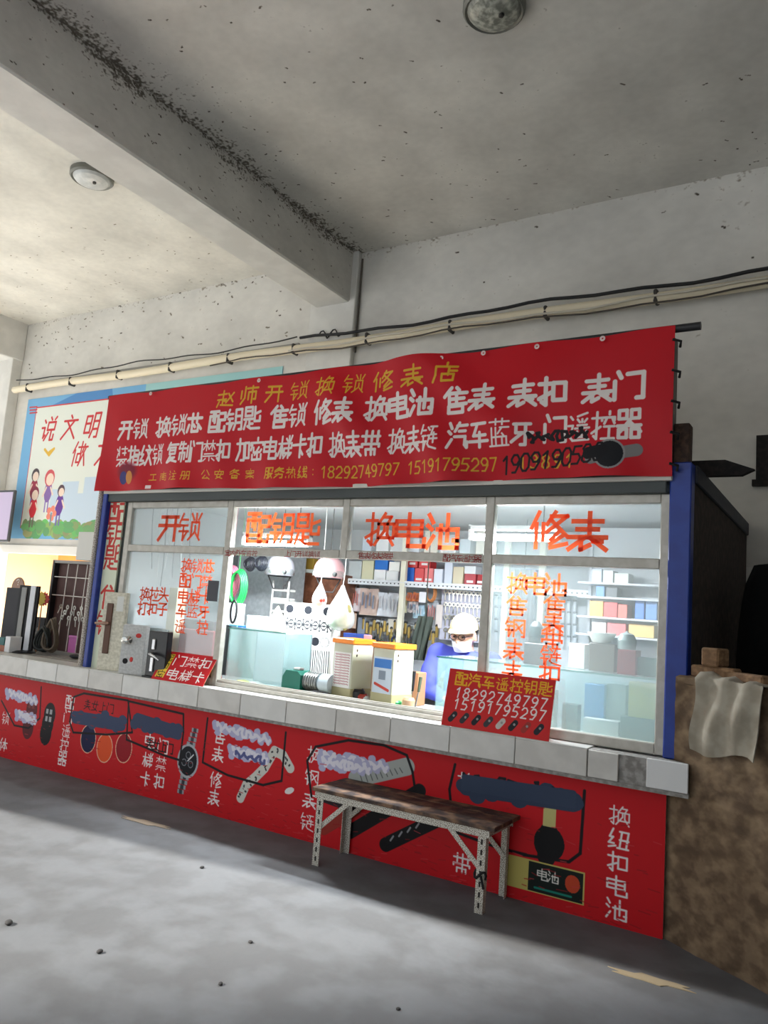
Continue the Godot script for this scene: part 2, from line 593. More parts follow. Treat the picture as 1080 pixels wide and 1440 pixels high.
func flecks(im: Image, count: int, seed_: int, where: Callable, c: Color, size := 5.0) -> void:
	var r := RandomNumberGenerator.new()
	r.seed = seed_
	for i in count:
		var p: Vector2 = where.call(r)
		var L := r.randf_range(1.0, size)
		var d := Vector2.from_angle(r.randf_range(-0.5, 1.2)) * L
		for s in int(L) + 1:
			var q := p * Vector2(im.get_width(), im.get_height()) + d * (float(s) / (L + 1.0))
			var t := r.randi_range(1, 2)
			im.fill_rect(Rect2i(int(q.x), int(q.y), t, t), im.get_pixel(clampi(int(q.x), 0, im.get_width() - 1), clampi(int(q.y), 0, im.get_height() - 1)).lerp(c, r.randf_range(0.5, 1.0)))

func near(d: float, reach: float) -> float:
	return clampf(1.0 - d / reach, 0.0, 1.0)

func build_setting() -> void:
	var lime := srgb(214, 211, 204)
	var mould := srgb(78, 71, 62)
	var plain := mottled("lime", srgb(210, 208, 202), srgb(220, 218, 212), 0.25, 0.9)
	# --- floor: a dirty concrete walk by the shops and unseen paler slabs added to bounce sunlight
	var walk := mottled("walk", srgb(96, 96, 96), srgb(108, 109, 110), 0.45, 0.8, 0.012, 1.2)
	var road := mottled("road", srgb(218, 217, 213), srgb(230, 229, 226), 0.2, 0.85, 0.02)
	var mb := MB.new()
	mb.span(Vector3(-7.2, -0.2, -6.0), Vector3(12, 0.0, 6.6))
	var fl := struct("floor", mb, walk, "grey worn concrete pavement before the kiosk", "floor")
	mb = MB.new()
	mb.span(Vector3(-60, -0.2, 6.62), Vector3(60, -0.005, 70))
	part("added_bounce_slab", mb, road, fl)
	mb = MB.new()
	mb.span(Vector3(-60, -0.2, -30.0), Vector3(-7.22, -0.002, 6.6))
	part("added_bounce_slab", mb, road, fl)
	# --- back wall, with the opening of the neighbouring shop
	var wi := plaster_image(1536, 448, lime, srgb(120, 108, 92), 3, func(u: float, v: float) -> float: return 0.42 * near(v, 0.03) + 0.1 * near(v, 0.2))
	flecks(wi, 60, 5, func(r: RandomNumberGenerator) -> Vector2: return Vector2(r.randf(), r.randf() ** 3 * 0.3), mould, 4)
	flecks(wi, 70, 6, func(r: RandomNumberGenerator) -> Vector2: return Vector2(r.randf_range(0.0, 0.42), r.randf() ** 1.5 * 0.3), srgb(120, 112, 98), 7)
	mb = MB.new()
	mb.span(Vector3(-11.0, 2.05, WALL - 0.2), Vector3(3.0, 5.4, WALL))
	var wb := struct("wall_back", mb, printed(wi, 0.9), "tall whitewashed plaster wall with mould flecks under the ceiling", "wall")
	mb = MB.new()
	mb.span(Vector3(-14, 0, WALL - 0.2), Vector3(-11.0, 5.4, WALL))
	mb.span(Vector3(-11.0, 0, WALL - 0.2), Vector3(-10.75, 2.05, WALL))
	mb.span(Vector3(-6.2, 0, WALL - 0.2), Vector3(3.0, 2.05, WALL))
	part("lower_wall", mb, plain, wb)
	# pilasters under the beams
	mb = MB.new()
	mb.span(Vector3(-5.25, 0, WALL), Vector3(-4.64, 5.4, WALL + 0.07), 0.008)
	part("pilaster", mb, plain, wb)
	mb = MB.new()
	mb.span(Vector3(-11.25, 0, WALL), Vector3(-10.72, 5.4, WALL + 0.16), 0.008)
	part("pilaster", mb, plain, wb)
	# --- ceiling: three bays of slab between beams
	var ce := Node3D.new()
	ce.name = "ceiling"
	add_child(ce)
	tag(ce, "stained whitewashed concrete ceiling slab between beams", "ceiling")
	ce.set_meta("kind", "structure")
	var ci := plaster_image(1024, 1024, lime * 0.97, mould, 11, func(u: float, v: float) -> float: return 0.75 * near(u, 0.04 + 0.02 * sin(v * 23.0)) + 0.3 * near(u, 0.13) + 0.35 * near(1.0 - v, 0.015))
	flecks(ci, 200, 12, func(r: RandomNumberGenerator) -> Vector2: return Vector2(r.randf() ** 3 * 0.5, r.randf()), mould, 6)
	flecks(ci, 70, 13, func(r: RandomNumberGenerator) -> Vector2: return Vector2(r.randf(), 1.0 - r.randf() ** 2 * 0.3), mould, 8)
	mb = MB.new()
	mb.span(Vector3(-4.72, CEIL, WALL - 0.2), Vector3(0.9, CEIL + 0.25, 3.4))
	part("slab", mb, printed(ci, 0.9), ce)
	ci = plaster_image(1024, 1024, srgb(220, 217, 208), srgb(150, 138, 112), 21, func(u: float, v: float) -> float: return 0.55 * near(1.0 - v, 0.03) + 0.15 * near(1.0 - v, 0.2))
	flecks(ci, 200, 22, func(r: RandomNumberGenerator) -> Vector2: return Vector2(r.randf(), 1.0 - r.randf() ** 2 * 0.35), srgb(120, 110, 90), 7)
	mb = MB.new()
	mb.span(Vector3(-10.7, CEIL, WALL - 0.2), Vector3(-5.17, CEIL + 0.25, 3.4))
	part("slab", mb, printed(ci, 0.9), ce)
	for q in [[-10.7, -5.17, 3.4, 6.2], [-4.72, 0.9, 3.4, 6.2], [1.3, 3.2, WALL - 0.2, 6.2], [-14.0, -11.15, WALL - 0.2, 6.2]]:
		mb = MB.new()
		mb.span(Vector3(q[0], CEIL, q[2]), Vector3(q[1], CEIL + 0.25, q[3]))
		part("slab", mb, plain, ce)
	# beams square to the wall
	var bi := plaster_image(1024, 128, lime * 0.96, mould, 31, func(u: float, v: float) -> float: return 0.75 * near(v, 0.28 + 0.14 * sin(u * 31.0)) + 0.25 * near(v, 0.9))
	flecks(bi, 190, 32, func(r: RandomNumberGenerator) -> Vector2: return Vector2(r.randf(), r.randf() ** 2), mould, 6)
	for i in 3:
		var x: float = [-5.17, -11.15, 0.9][i]
		var bm := Node3D.new()
		bm.name = "ceiling_beam" if i == 0 else "ceiling_beam_%03d" % i
		add_child(bm)
		tag(bm, ["concrete beam with black mould along its top, ending on the pilaster", "concrete beam over the far pilaster beside the poster", "concrete beam beyond the dark corner of the arcade"][i], "beam")
		bm.set_meta("kind", "structure")
		mb = MB.new()
		mb.span(Vector3(x, 4.82, WALL), Vector3(x + 0.45, CEIL + 0.25, 6.2), 0.012)
		part("beam_core", mb, plain, bm)
		if i == 0:
			mb = MB.new()
			mb.span(Vector3(x + 0.45, 4.835, WALL + 0.02), Vector3(x + 0.456, CEIL, 3.4))
			part("limewash_coat", mb, printed(bi, 0.9), bm)
	# unseen edge beam, set and slanted so its shadow ends on the pavement
	mb = MB.new()
	mb.box(Vector3.ZERO, Vector3(17.6, 0.9, 0.4), 0.0, Transform3D(Basis(Vector3.UP, deg_to_rad(7.0)), Vector3(-5.4, 5.2, 5.5)))
	struct("trim_1", mb, plain, "unseen concrete edge beam placed to cut the sun on the pavement", "beam")
	# closed end of the arcade
	mb = MB.new()
	mb.span(Vector3(3.0, 0, WALL - 0.2), Vector3(3.25, 5.65, 6.2))
	struct("wall_right", mb, plain, "whitewashed end wall of the arcade", "wall")
	mb = MB.new()
	mb.span(Vector3(0.5, 0, 5.8), Vector3(3.25, 5.4, 6.1))  # unseen pier, added to darken the right-hand bay
	struct("wall_3", mb, plain, "unseen whitewashed pier added to darken the right of the arcade", "wall")
	# unseen tower, added and narrowed to keep the sun off one end of the pavement
	mb = MB.new()
	mb.span(Vector3(-54.45, 0, 60), Vector3(-48.6, 62, 66))
	var blk := struct("added_sun_blocker", mb, mottled("block", srgb(150, 146, 140), srgb(170, 166, 160), 0.1, 0.9), "unseen tower added to shade one end of the pavement", "building")
	# room of the neighbouring shop behind the opening
	var warm := mat(232, 176, 110, 0.8)
	mb = MB.new()
	mb.span(Vector3(-12.5, 0, -4.9), Vector3(-5.6, 2.6, -4.7))
	var nr := struct("wall_1", mb, warm, "orange painted wall inside the neighbouring shop", "wall")
	mb = MB.new()
	mb.span(Vector3(-12.7, 0, -4.9), Vector3(-12.5, 2.6, WALL - 0.2))
	mb.span(Vector3(-5.6, 0, -4.9), Vector3(-5.4, 2.6, WALL - 0.2))
	mb.span(Vector3(-12.7, 2.6, -4.9), Vector3(-5.4, 2.8, WALL - 0.2))
	part("side_wall", mb, mat(228, 214, 190, 0.8), nr)

# ---------------------------------------------------------------- on the building's wall and ceiling
func build_wall_fittings() -> void:
	# poster
	var zc := WALL + 0.012
	var tl := az(40, 562, zc)
	var x1 := -5.62
	var yb := az(22, 757, zc).y
	var cv := Canvas.new(tl.x, tl.y, x1 - tl.x, tl.y - yb, 1024, 440, srgb(120, 175, 215))
	var A := func(px: float, py: float) -> Vector2: return flat(az(px, py, zc))
	# a blue and pale blue border with a white panel
	cv.rect(Vector2(-6.6, tl.y - 0.1), Vector2(2.6, 0.5), srgb(160, 205, 205))
	cv.rect(Vector2(-9.3, tl.y - 0.15), Vector2(1.5, 0.3), srgb(88, 140, 195), 0.25)
	var inner0: Vector2 = A.call(52, 574)
	var inner1: Vector2 = Vector2(x1 + 0.15, A.call(30, 741).y)
	cv.rect((inner0 + inner1) * 0.5, (inner1 - inner0).abs() + Vector2(0.03, 0.03), srgb(205, 70, 70))
	cv.rect((inner0 + inner1) * 0.5, (inner1 - inner0).abs(), srgb(224, 228, 218))
	# far blocks of a town and a green hedge
	for q in [[95, 715, 0.35, 0.75], [112, 722, 0.5, 0.55], [128, 712, 0.4, 0.8], [78, 718, 0.3, 0.6], [142, 716, 0.4, 0.75]]:
		cv.rect(A.call(q[0], q[1]), Vector2(q[2], q[3]), srgb(196, 212, 226))
	for i in 90:
		cv.oval(A.call(rng.randf_range(34, 150), rng.randf_range(738, 750)), Vector2(rng.randf_range(0.06, 0.14), rng.randf_range(0.04, 0.1)), srgb(rng.randi_range(100, 160), rng.randi_range(150, 190), 110))
	ink_row(cv, "说文明", A.call(68, 603), A.call(130, 598), Vector2(0.29, 0.33), srgb(200, 58, 62), 0.11, 0.18)
	ink_row(cv, "做文", A.call(112, 638), A.call(147, 636), Vector2(0.29, 0.33), srgb(200, 58, 62), 0.11, 0.18)
	for k in 3:
		cv.line(A.call(42, 573 + k * 4), A.call(52, 572 + k * 4), 0.02, srgb(205, 70, 70))
	# little paper bird and four plain cartoon figures
	cv.path([A.call(63, 632), A.call(69, 640), A.call(76, 631), A.call(69, 636)], 0.04, srgb(222, 178, 70))
	for q in [[50, 668, 0.16, 0.26, srgb(80, 70, 74), srgb(160, 60, 80), srgb(120, 130, 190)], [70, 672, 0.2, 0.3, srgb(205, 90, 96), srgb(140, 110, 170), srgb(150, 130, 190)], [49, 694, 0.17, 0.25, srgb(140, 60, 80), srgb(210, 60, 70), srgb(120, 110, 100)], [86, 690, 0.14, 0.24, srgb(90, 70, 80), srgb(110, 70, 150), srgb(120, 110, 170)]]:
		var m: Vector2 = A.call(q[0], q[1])
		cv.rect(m + Vector2(-0.03, -0.34), Vector2(0.03, 0.3), q[6])
		cv.rect(m + Vector2(0.035, -0.34), Vector2(0.03, 0.3), q[6])
		cv.oval(m + Vector2(0, -0.2), Vector2(0.085, 0.15), q[5])
		cv.line(m + Vector2(-0.05, -0.14), m + Vector2(-0.11, -0.26), 0.03, srgb(238, 214, 196))
		cv.line(m + Vector2(0.05, -0.14), m + Vector2(0.11, -0.24), 0.03, srgb(238, 214, 196))
		cv.oval(m, Vector2(q[2], q[2] * 1.1) * 0.55, q[4])
		cv.oval(m + Vector2(0.008, -0.022), Vector2(q[2] * 0.42, q[2] * 0.44), srgb(238, 214, 196))
	for i in 5:
		cv.oval(A.call(72, 722) + Vector2.from_angle(i * 1.257) * 0.07, Vector2(0.045, 0.045), srgb(232, 140, 120))
	cv.line(A.call(72, 722), A.call(70, 738), 0.03, srgb(120, 140, 150))
	var mb := MB.new()
	mb.span(Vector3(tl.x, yb, WALL), Vector3(x1, tl.y, zc))
	solo("wall_poster", mb, printed(cv.im, 0.55), "large civic poster with red lettering and cartoon family, blue border, on back wall", "poster")
	# cream drain pipe with saddles
	var t := thing("drain_pipe", "long cream plastic pipe running along the wall above the poster and banner", "pipe", Vector3(-10.62, 4.335, WALL + 0.13))
	mb = MB.new()
	var pts := []
	for i in 30:
		pts.append(Vector3(i * 0.44, 0.012 * sin(i * 0.8), 0))
	mb.tube(pts, 0.05, 10)
	part("pipe_run", mb, mat(226, 214, 186, 0.45), t)
	for i in 13:
		mb = MB.new()
		mb.box(Vector3(0.35 + i * 0.98, 0, -0.005), Vector3(0.035, 0.118, 0.108), 0.01)
		part("saddle", mb, mat(60, 56, 52, 0.7), t)
	t = thing("cable_tray", "flat grey cable trunking fixed over the cream pipe beside the beam", "trunking", Vector3(-10.5, 4.425, WALL))
	mb = MB.new()
	mb.box(Vector3(2.55, 0, 0.02), Vector3(5.1, 0.05, 0.04), 0.004)
	part("trunking_body", mb, mat(150, 148, 142, 0.7), t)
	# loose cables
	for q in [[srgb(20, 20, 22), 4.435, 0.016, -5.3, 3.0, "thick black power cable slung over the pipe saddles", 0.1], [srgb(200, 192, 176), 4.31, 0.01, -5.4, 3.0, "thin pale cable running below the pipe over the banner", 0.16], [srgb(70, 62, 54), 4.27, 0.008, -6.6, 3.0, "thin brown wire sagging under the cream pipe", 0.15], [srgb(34, 32, 30), 4.428, 0.008, -10.5, -5.3, "thin black wire tied along the pipe above the poster", 0.155]]:
		mb = MB.new()
		pts = []
		var nseg := 40
		for i in nseg + 1:
			var x := lerpf(q[3], q[4], float(i) / nseg)
			pts.append(Vector3(x, q[1] + 0.018 * sin(x * 2.3 + q[1] * 30.0) + 0.01 * sin(x * 7.0), WALL + 0.04 + q[6]))
		mb.tube(pts, q[2], 6)
		var c: Color = q[0]
		solo("cable", mb, mat(int(c.r * 255), int(c.g * 255), int(c.b * 255), 0.6), q[5], "cable", "")
	# curled wire ends on the pilaster
	mb = MB.new()
	pts = []
	for i in 14:
		pts.append(Vector3(-5.06 + 0.022 * i, 4.47 + 0.05 * sin(i * 0.9), WALL + 0.1 + 0.012 * cos(i)))
	mb.tube(pts, 0.008, 5)
	solo("wire_end", mb, mat(30, 28, 28, 0.6), "curled black wire end sticking up on the pilaster", "wire")
	# dark tube drawn for the crack down the pilaster edge
	mb = MB.new()
	mb.tube([Vector3(-4.62, 4.25, WALL + 0.02), Vector3(-4.62, 5.32, WALL + 0.02)], 0.01, 6)
	solo("crack_tube", mb, mat(92, 84, 74, 0.8), "thin dark tube standing for the crack beside the pilaster", "crack_tube")
	# ceiling lamps, unlit
	var lamp_at := [ay(695, 6, CEIL), ay(130, 245, CEIL)]
	for i in 2:
		t = thing("ceiling_lamp", ["round dusty ceiling lamp on the stained dark bay of the ceiling", "round ceiling lamp beside the mouldy beam on the white bay"][i], "lamp", lamp_at[i], 0.4)
		mb = MB.new()
		mb.lathe([[0.0, 0.0], [0.2, 0.0], [0.2, -0.045], [0.185, -0.06], [0.17, -0.05]], 28)
		part("ring", mb, mat(118, 118, 110, 0.5, 0.3), t)
		mb = MB.new()
		mb.lathe([[0.17, -0.05], [0.15, -0.075], [0.1, -0.095], [0.05, -0.104], [0.0, -0.106]], 28)
		part("dome", mb, mottled("dome", srgb(110, 112, 102), srgb(190, 190, 178), 1.5, 0.35, 0.02) if i == 0 else mottled("dome_clean", srgb(196, 198, 196), srgb(214, 215, 212), 1.0, 0.3), t)
		mb = MB.new()
		mb.lathe([[0.0, -0.13], [0.016, -0.125], [0.02, -0.1]], 8, Transform3D(Basis(), Vector3(0.05, 0.01, 0.03)))
		part("screw_cap", mb, mat(40, 38, 36, 0.5), t)
# ---------------------------------------------------------------- kiosk front
func scrawl(cv: Canvas, a: Vector2, b: Vector2, hgt: float, c: Color, width: float, loops: int) -> void:
	# hand-painted scribble along a line
	var p := []
	for i in loops * 6 + 1:
		var t := float(i) / (loops * 6)
		p.append(a.lerp(b, t) + Vector2(0.2 * hgt * cos(i * 1.9), hgt * 0.5 * sin(i * 1.05) * (0.7 + 0.3 * sin(i * 0.37))))
	cv.path(p, width, c)

func build_front() -> void:
	var x0 := -6.9
	var red := srgb(196, 22, 30)
	var cv := Canvas.new(x0, 0.705, 6.08, 0.705, 2048, 250, red)
	var A := func(px: float, py: float) -> Vector2: return flat(az(px, py, 0.004))
	var white := srgb(232, 226, 222)
	var S := Vector2(0.1, 0.1)
	# printed words
	ink_row(cv, "锁体", A.call(8, 1010), A.call(5, 1047), S, white)
	ink_row(cv, "配门遥控器", A.call(98.4, 987.6), A.call(87.5, 1067), S, white)
	ink_row(cv, "电梯卡", A.call(211, 1042), A.call(204, 1095), S, white)
	ink_row(cv, "门禁扣", A.call(229, 1049), A.call(223.6, 1099), S, white)
	ink_row(cv, "售表", A.call(309, 1035), A.call(306.5, 1060), S, white)
	ink_row(cv, "修表", A.call(303.4, 1097), A.call(300.7, 1121), S, white)
	ink_row(cv, "换钢表链", A.call(441.5, 1061.5), A.call(432, 1156), S, white)
	ink_row(cv, "换表带", A.call(655, 1100), A.call(649, 1214), S, white)
	ink_row(cv, "换纽扣电池", A.call(871, 1147), A.call(866.6, 1279), Vector2(0.1, 0.092), white)
	# printed goods: car key fobs
	for q in [[42, 1010, srgb(90, 30, 36)], [67, 1018, srgb(26, 24, 28)]]:
		var m: Vector2 = A.call(q[0], q[1])
		for e in [-1.0, 0.0, 1.0]:
			cv.oval(m + Vector2(0.01 * e, 0.075 * e), Vector2(0.075, 0.1), q[2])
		for k in 4:
			cv.rect(m + Vector2(-0.025 + 0.05 * (k % 2), 0.1 - 0.06 * (k / 2)), Vector2(0.032, 0.04), srgb(170, 168, 170) if q[0] > 50 else srgb(120, 60, 60))
	# three pale-rimmed ovals
	for q in [[124, 1039, srgb(28, 30, 66)], [147, 1052, srgb(226, 84, 40)], [174, 1052, srgb(150, 22, 34)]]:
		cv.oval(A.call(q[0], q[1]), Vector2(0.094, 0.112), srgb(228, 180, 150))
		cv.oval(A.call(q[0], q[1]), Vector2(0.086, 0.104), q[2])
	# wrist watch
	var w: Vector2 = A.call(264, 1070)
	for e in [-1.0, 1.0]:
		for k in 4:
			cv.rect(w + Vector2(0.008 * e * (k + 2), e * (0.12 + 0.034 * k)), Vector2(0.085 - 0.006 * k, 0.028), srgb(150, 152, 156))
			cv.rect(w + Vector2(0.008 * e * (k + 2), e * (0.12 + 0.034 * k)), Vector2(0.03, 0.03), srgb(60, 62, 68))
	cv.oval(w, Vector2(0.105, 0.12), srgb(170, 172, 176))
	cv.oval(w, Vector2(0.088, 0.102), srgb(24, 24, 30))
	for q in [[0.0, 0.04], [0.03, -0.02], [-0.035, -0.015]]:
		cv.oval(w + Vector2(q[0], q[1]), Vector2(0.026, 0.026), srgb(120, 122, 128))
		cv.oval(w + Vector2(q[0], q[1]), Vector2(0.019, 0.019), srgb(30, 30, 36))
	cv.line(w, w + Vector2(0.05, 0.05), 0.01, srgb(220, 220, 220))
	# a torn silver bracelet and flake of torn print
	var prev: Vector2 = A.call(338, 1122)
	for q in [[346, 1104], [358, 1094], [372, 1080], [386, 1056], [398, 1062], [408, 1080]]:
		var p: Vector2 = A.call(q[0], q[1])
		cv.line(prev, p, 0.07, srgb(205, 203, 192))
		for k in 5:
			var m: Vector2 = prev.lerp(p, k / 5.0)
			cv.rect(m + Vector2(rng.randf_range(-0.02, 0.02), rng.randf_range(-0.02, 0.02)), Vector2(0.018, 0.012), srgb(60, 60, 62), rng.randf() * 3.0)
		prev = p
	cv.oval(A.call(407, 1112), Vector2(0.04, 0.02), srgb(225, 220, 214), 0.4)
	# watch straps
	cv.line(A.call(500, 1095), A.call(572, 1078), 0.11, srgb(168, 172, 166))
	for k in 9:
		cv.line(A.call(506 + k * 7, 1088 - k), A.call(510 + k * 7, 1101 - k * 1.8), 0.006, srgb(90, 94, 92))
	for q in [[455, 1165, 500, 1138, srgb(150, 50, 40)], [492, 1170, 590, 1112, srgb(24, 22, 24)], [542, 1188, 625, 1148, srgb(20, 20, 22)], [458, 1120, 500, 1135, srgb(40, 30, 34)]]:
		cv.line(A.call(q[0], q[1]), A.call(q[2], q[3]), 0.085, q[4])
	for k in 4:
		cv.line(A.call(549 + k * 12, 1182 - k * 6), A.call(553 + k * 12, 1176 - k * 6), 0.012, srgb(150, 150, 152))
	# button battery card and dark watch
	cv.line(A.call(772, 1170), A.call(768, 1205), 0.1, srgb(22, 20, 22))
	cv.oval(A.call(772, 1186), Vector2(0.085, 0.09), srgb(18, 18, 20))
	cv.rect(A.call(773, 1144), Vector2(0.07, 0.14), srgb(196, 186, 120))
	var card: Vector2 = A.call(765, 1236)
	cv.rect(card, Vector2(0.44, 0.165), srgb(190, 176, 96))
	cv.rect(card + Vector2(0.06, 0.0), Vector2(0.3, 0.15), srgb(22, 30, 26))
	ink_row(cv, "电池", card + Vector2(-0.01, 0.02), card + Vector2(0.05, 0.02), Vector2(0.055, 0.055), srgb(230, 226, 216))
	cv.oval(card + Vector2(0.155, 0.01), Vector2(0.04, 0.045), srgb(196, 70, 40))
	cv.line(card + Vector2(-0.05, -0.055), card + Vector2(0.15, -0.055), 0.012, srgb(30, 130, 110))
	# marker drawings of whoever came by, and paint rolled over them
	for q in [[[118, 975], [180, 985], [186, 1030], [150, 1033], [103, 1030], [98, 1015], [104, 980], [118, 975]], [[2, 985], [20, 1020], [40, 1024], [56, 1010], [58, 966]], [[181, 986], [178, 1040], [230, 1062], [256, 1070]], [[181, 986], [258, 1004], [258, 1030], [252, 1075]], [[292, 1010], [285, 1072], [320, 1090], [370, 1104], [396, 1098], [402, 1030]], [[438, 1120], [432, 1070], [444, 1050], [490, 1041], [540, 1048], [572, 1062], [580, 1085], [584, 1112]], [[640, 1075], [632, 1110], [636, 1150]], [[735, 1202], [800, 1212], [816, 1200], [822, 1112]], [[640, 1170], [700, 1192], [740, 1202]]]:
		var p := []
		for e in q:
			p.append(A.call(e[0], e[1]))
		cv.path(p, 0.016, srgb(22, 18, 22))
	ink_row(cv, "美女上门", A.call(123, 991), A.call(155, 996), Vector2(0.075, 0.075), srgb(40, 14, 18), 0.1)
	ink_row(cv, "美女上门", A.call(210, 1045), A.call(238, 1052), Vector2(0.075, 0.075), srgb(22, 16, 20), 0.12)
	for q in [[105, 1008, 172, 1018, srgb(58, 70, 98)], [190, 1012, 250, 1030, srgb(58, 68, 94)], [652, 1106, 808, 1128, srgb(52, 64, 86)]]:
		for k in 5:
			var o := Vector2(rng.randf_range(-0.01, 0.01), rng.randf_range(-0.02, 0.02))
			cv.line(A.call(q[0] + k, q[1]) + o, A.call(q[2] - k, q[3]) + o, 0.075, q[4])
		for k in 9:
			cv.oval(A.call(lerpf(q[0], q[2], k / 8.0), lerpf(q[1], q[3], k / 8.0)) + Vector2(0, rng.randf_range(-0.05, 0.05)), Vector2(0.05, 0.04), q[4])
	scrawl(cv, A.call(650, 1098), A.call(806, 1120), 0.11, srgb(24, 24, 30), 0.014, 9)
	for k in 4:
		cv.line(A.call(652, 1108) + Vector2(0, k * 0.02), A.call(806, 1124) + Vector2(0, k * 0.02 - 0.03), 0.035, srgb(56, 68, 90))
	for q in [[8, 975, 52, 985], [22, 1005, 50, 1012], [300, 1022, 380, 1040], [322, 1056, 376, 1066], [450, 1064, 545, 1078], [448, 1072, 520, 1080]]:
		scrawl(cv, A.call(q[0], q[1]), A.call(q[2], q[3]), 0.075, srgb(178, 176, 204), 0.045, 8)
		scrawl(cv, A.call(q[0] + 4, q[1] - 2), A.call(q[2], q[3] + 2), 0.06, srgb(222, 218, 226), 0.022, 7)
	scrawl(cv, A.call(330, 1060), A.call(372, 1070), 0.05, srgb(86, 92, 140), 0.02, 4)
	# scuffs low down
	for i in 500:
		var p := Vector2(rng.randf_range(x0, -0.85), rng.randf() ** 2 * 0.5)
		cv.line(p, p + Vector2(rng.randf_range(0.01, 0.06), rng.randf_range(-0.01, 0.01)), 0.004, red.lerp([srgb(120, 40, 40), srgb(90, 30, 30), srgb(210, 120, 116)][i % 3], 0.45))
	var mb := MB.new()
	mb.span(Vector3(-9.2, 0, -0.16), Vector3(-0.82, 0.71, 0))
	var base := struct("wall_front", mb, mat(150, 140, 130, 0.9), "low kiosk wall under the counter, pasted with a red printed sheet", "wall")
	mb = MB.new()
	mb.span(Vector3(x0, 0.0, 0.0005), Vector3(x0 + 6.08, 0.705, 0.004))
	var pr := part("printed_sheet", mb, printed(cv.im, 0.5), base)
	pr.set_meta("label", "red vinyl sheet with white words, watches and black graffiti")
	# --- tiled ledge
	mb = MB.new()
	mb.span(Vector3(-9.2, 0.725, -1.15), Vector3(-5.3, LEDGE, 0.086))
	mb.span(Vector3(-5.3, 0.725, -0.14), Vector3(-0.71, LEDGE - 0.002, 0.086))
	mb.span(Vector3(-9.2, 0.705, -0.1), Vector3(-0.7, 0.725, 0.094))
	var led := struct("trim_2", mb, mottled("mortar", srgb(128, 124, 118), srgb(160, 156, 150), 2.0, 0.85), "counter ledge along the kiosk faced with white tiles", "ledge")
	var tx := -9.2
	var tile := MB.new()
	tile.box(Vector3(0, 0, 0), Vector3(0.396, 0.138, 0.014), 0.003)
	var tmesh := tile.done()
	var top := MB.new()
	top.box(Vector3.ZERO, Vector3(0.396, 0.008, 0.23), 0.002)
	var topmesh := top.done()
	var tints := [mottled("tile_a", srgb(202, 199, 192), srgb(210, 207, 200), 0.5, 0.3), mottled("tile_b", srgb(196, 192, 184), srgb(206, 202, 194), 0.5, 0.35), mottled("tile_c", srgb(206, 204, 198), srgb(214, 212, 206), 0.5, 0.3)]
	for i in 20:
		var cx := tx + 0.2 + i * 0.4
		if cx > -1.1:
			break
		var o := MeshInstance3D.new()
		o.name = "tile"
		o.mesh = tmesh
		o.material_override = tints[i % 3]
		led.add_child(o, true)
		o.position = Vector3(cx, 0.794, 0.093)
		o = MeshInstance3D.new()
		o.name = "tile"
		o.mesh = topmesh
		o.material_override = tints[(i + 1) % 3]
		led.add_child(o, true)
		o.position = Vector3(cx, LEDGE + 0.001, -0.016)
	mb = MB.new()
	mb.span(Vector3(-1.195, 0.727, 0.086), Vector3(-1.04, 0.863, 0.1), 0.003)
	part("tile", mb, tints[1], led)
	mb = MB.new()
	mb.span(Vector3(-0.9, 0.727, 0.086), Vector3(-0.702, 0.868, 0.1), 0.003)
	part("tile", mb, mat(222, 221, 218, 0.3), led)
	# --- side panel with lettering, dark jamb, posts
	cv = Canvas.new(-5.4, 2.31, 0.24, 1.44, 128, 768, srgb(214, 220, 196))
	var B := func(px: float, py: float) -> Vector2: return flat(az(px, py, -0.02))
	for q in [["配", 165, 720.6], ["钥", 161.7, 752], ["匙", 158.5, 784], ["售", 152.5, 840], ["锁", 147, 876]]:
		ink(cv, q[0], B.call(q[1], q[2]), Vector2(0.185, 0.185), srgb(196, 62, 56), 0.13)
	mb = MB.new()
	mb.span(Vector3(-5.4, 0.87, -0.06), Vector3(-5.16, 2.31, -0.02))
	var pan := struct("trim_3", mb, printed(cv.im, 0.5), "narrow cream side panel with a column of red characters", "panel")
	mb = MB.new()
	mb.span(Vector3(-5.165, 0.87, -0.1), Vector3(-5.1, 2.31, -0.035), 0.003)
	part("dark_jamb", mb, mat(44, 50, 46, 0.6), pan)
	mb = MB.new()
	mb.span(Vector3(-5.385, LEDGE, -0.03), Vector3(-5.335, 2.42, 0.025), 0.006)
	struct("trim_4", mb, mottled("blue_paint", srgb(8, 46, 136), srgb(14, 54, 146), 0.8, 0.4), "blue painted steel corner post beside the red lettered panel", "post")
	mb = MB.new()
	mb.tube([Vector3(-5.415, LEDGE, 0.02), Vector3(-5.415, 2.33, 0.02)], 0.022, 8)
	struct("trim_5", mb, mottled("rusty_white", srgb(120, 104, 92), srgb(206, 200, 190), 4.0, 0.6, 0.05, 0.0, 0.4, 0.55), "thin pole with flaking white paint beside the blue corner post", "pole")
	# shutter rail and fascia behind the banner
	mb = MB.new()
	mb.span(Vector3(-5.34, 2.235, -0.1), Vector3(-0.86, 2.3, 0.01), 0.004)
	var hd := struct("trim_6", mb, mat(62, 68, 66, 0.5), "dark grey shutter rail over the windows under the banner", "rail")
	mb = MB.new()
	mb.span(Vector3(-5.34, 2.3, -0.1), Vector3(-0.84, 3.1, 0.0))
	part("fascia", mb, mat(120, 116, 110, 0.8), hd)
	mb = MB.new()
	mb.span(Vector3(-5.38, 2.298, 0.0), Vector3(-0.83, 2.325, 0.03), 0.003)
	part("white_edge", mb, mat(206, 202, 192, 0.6), hd)

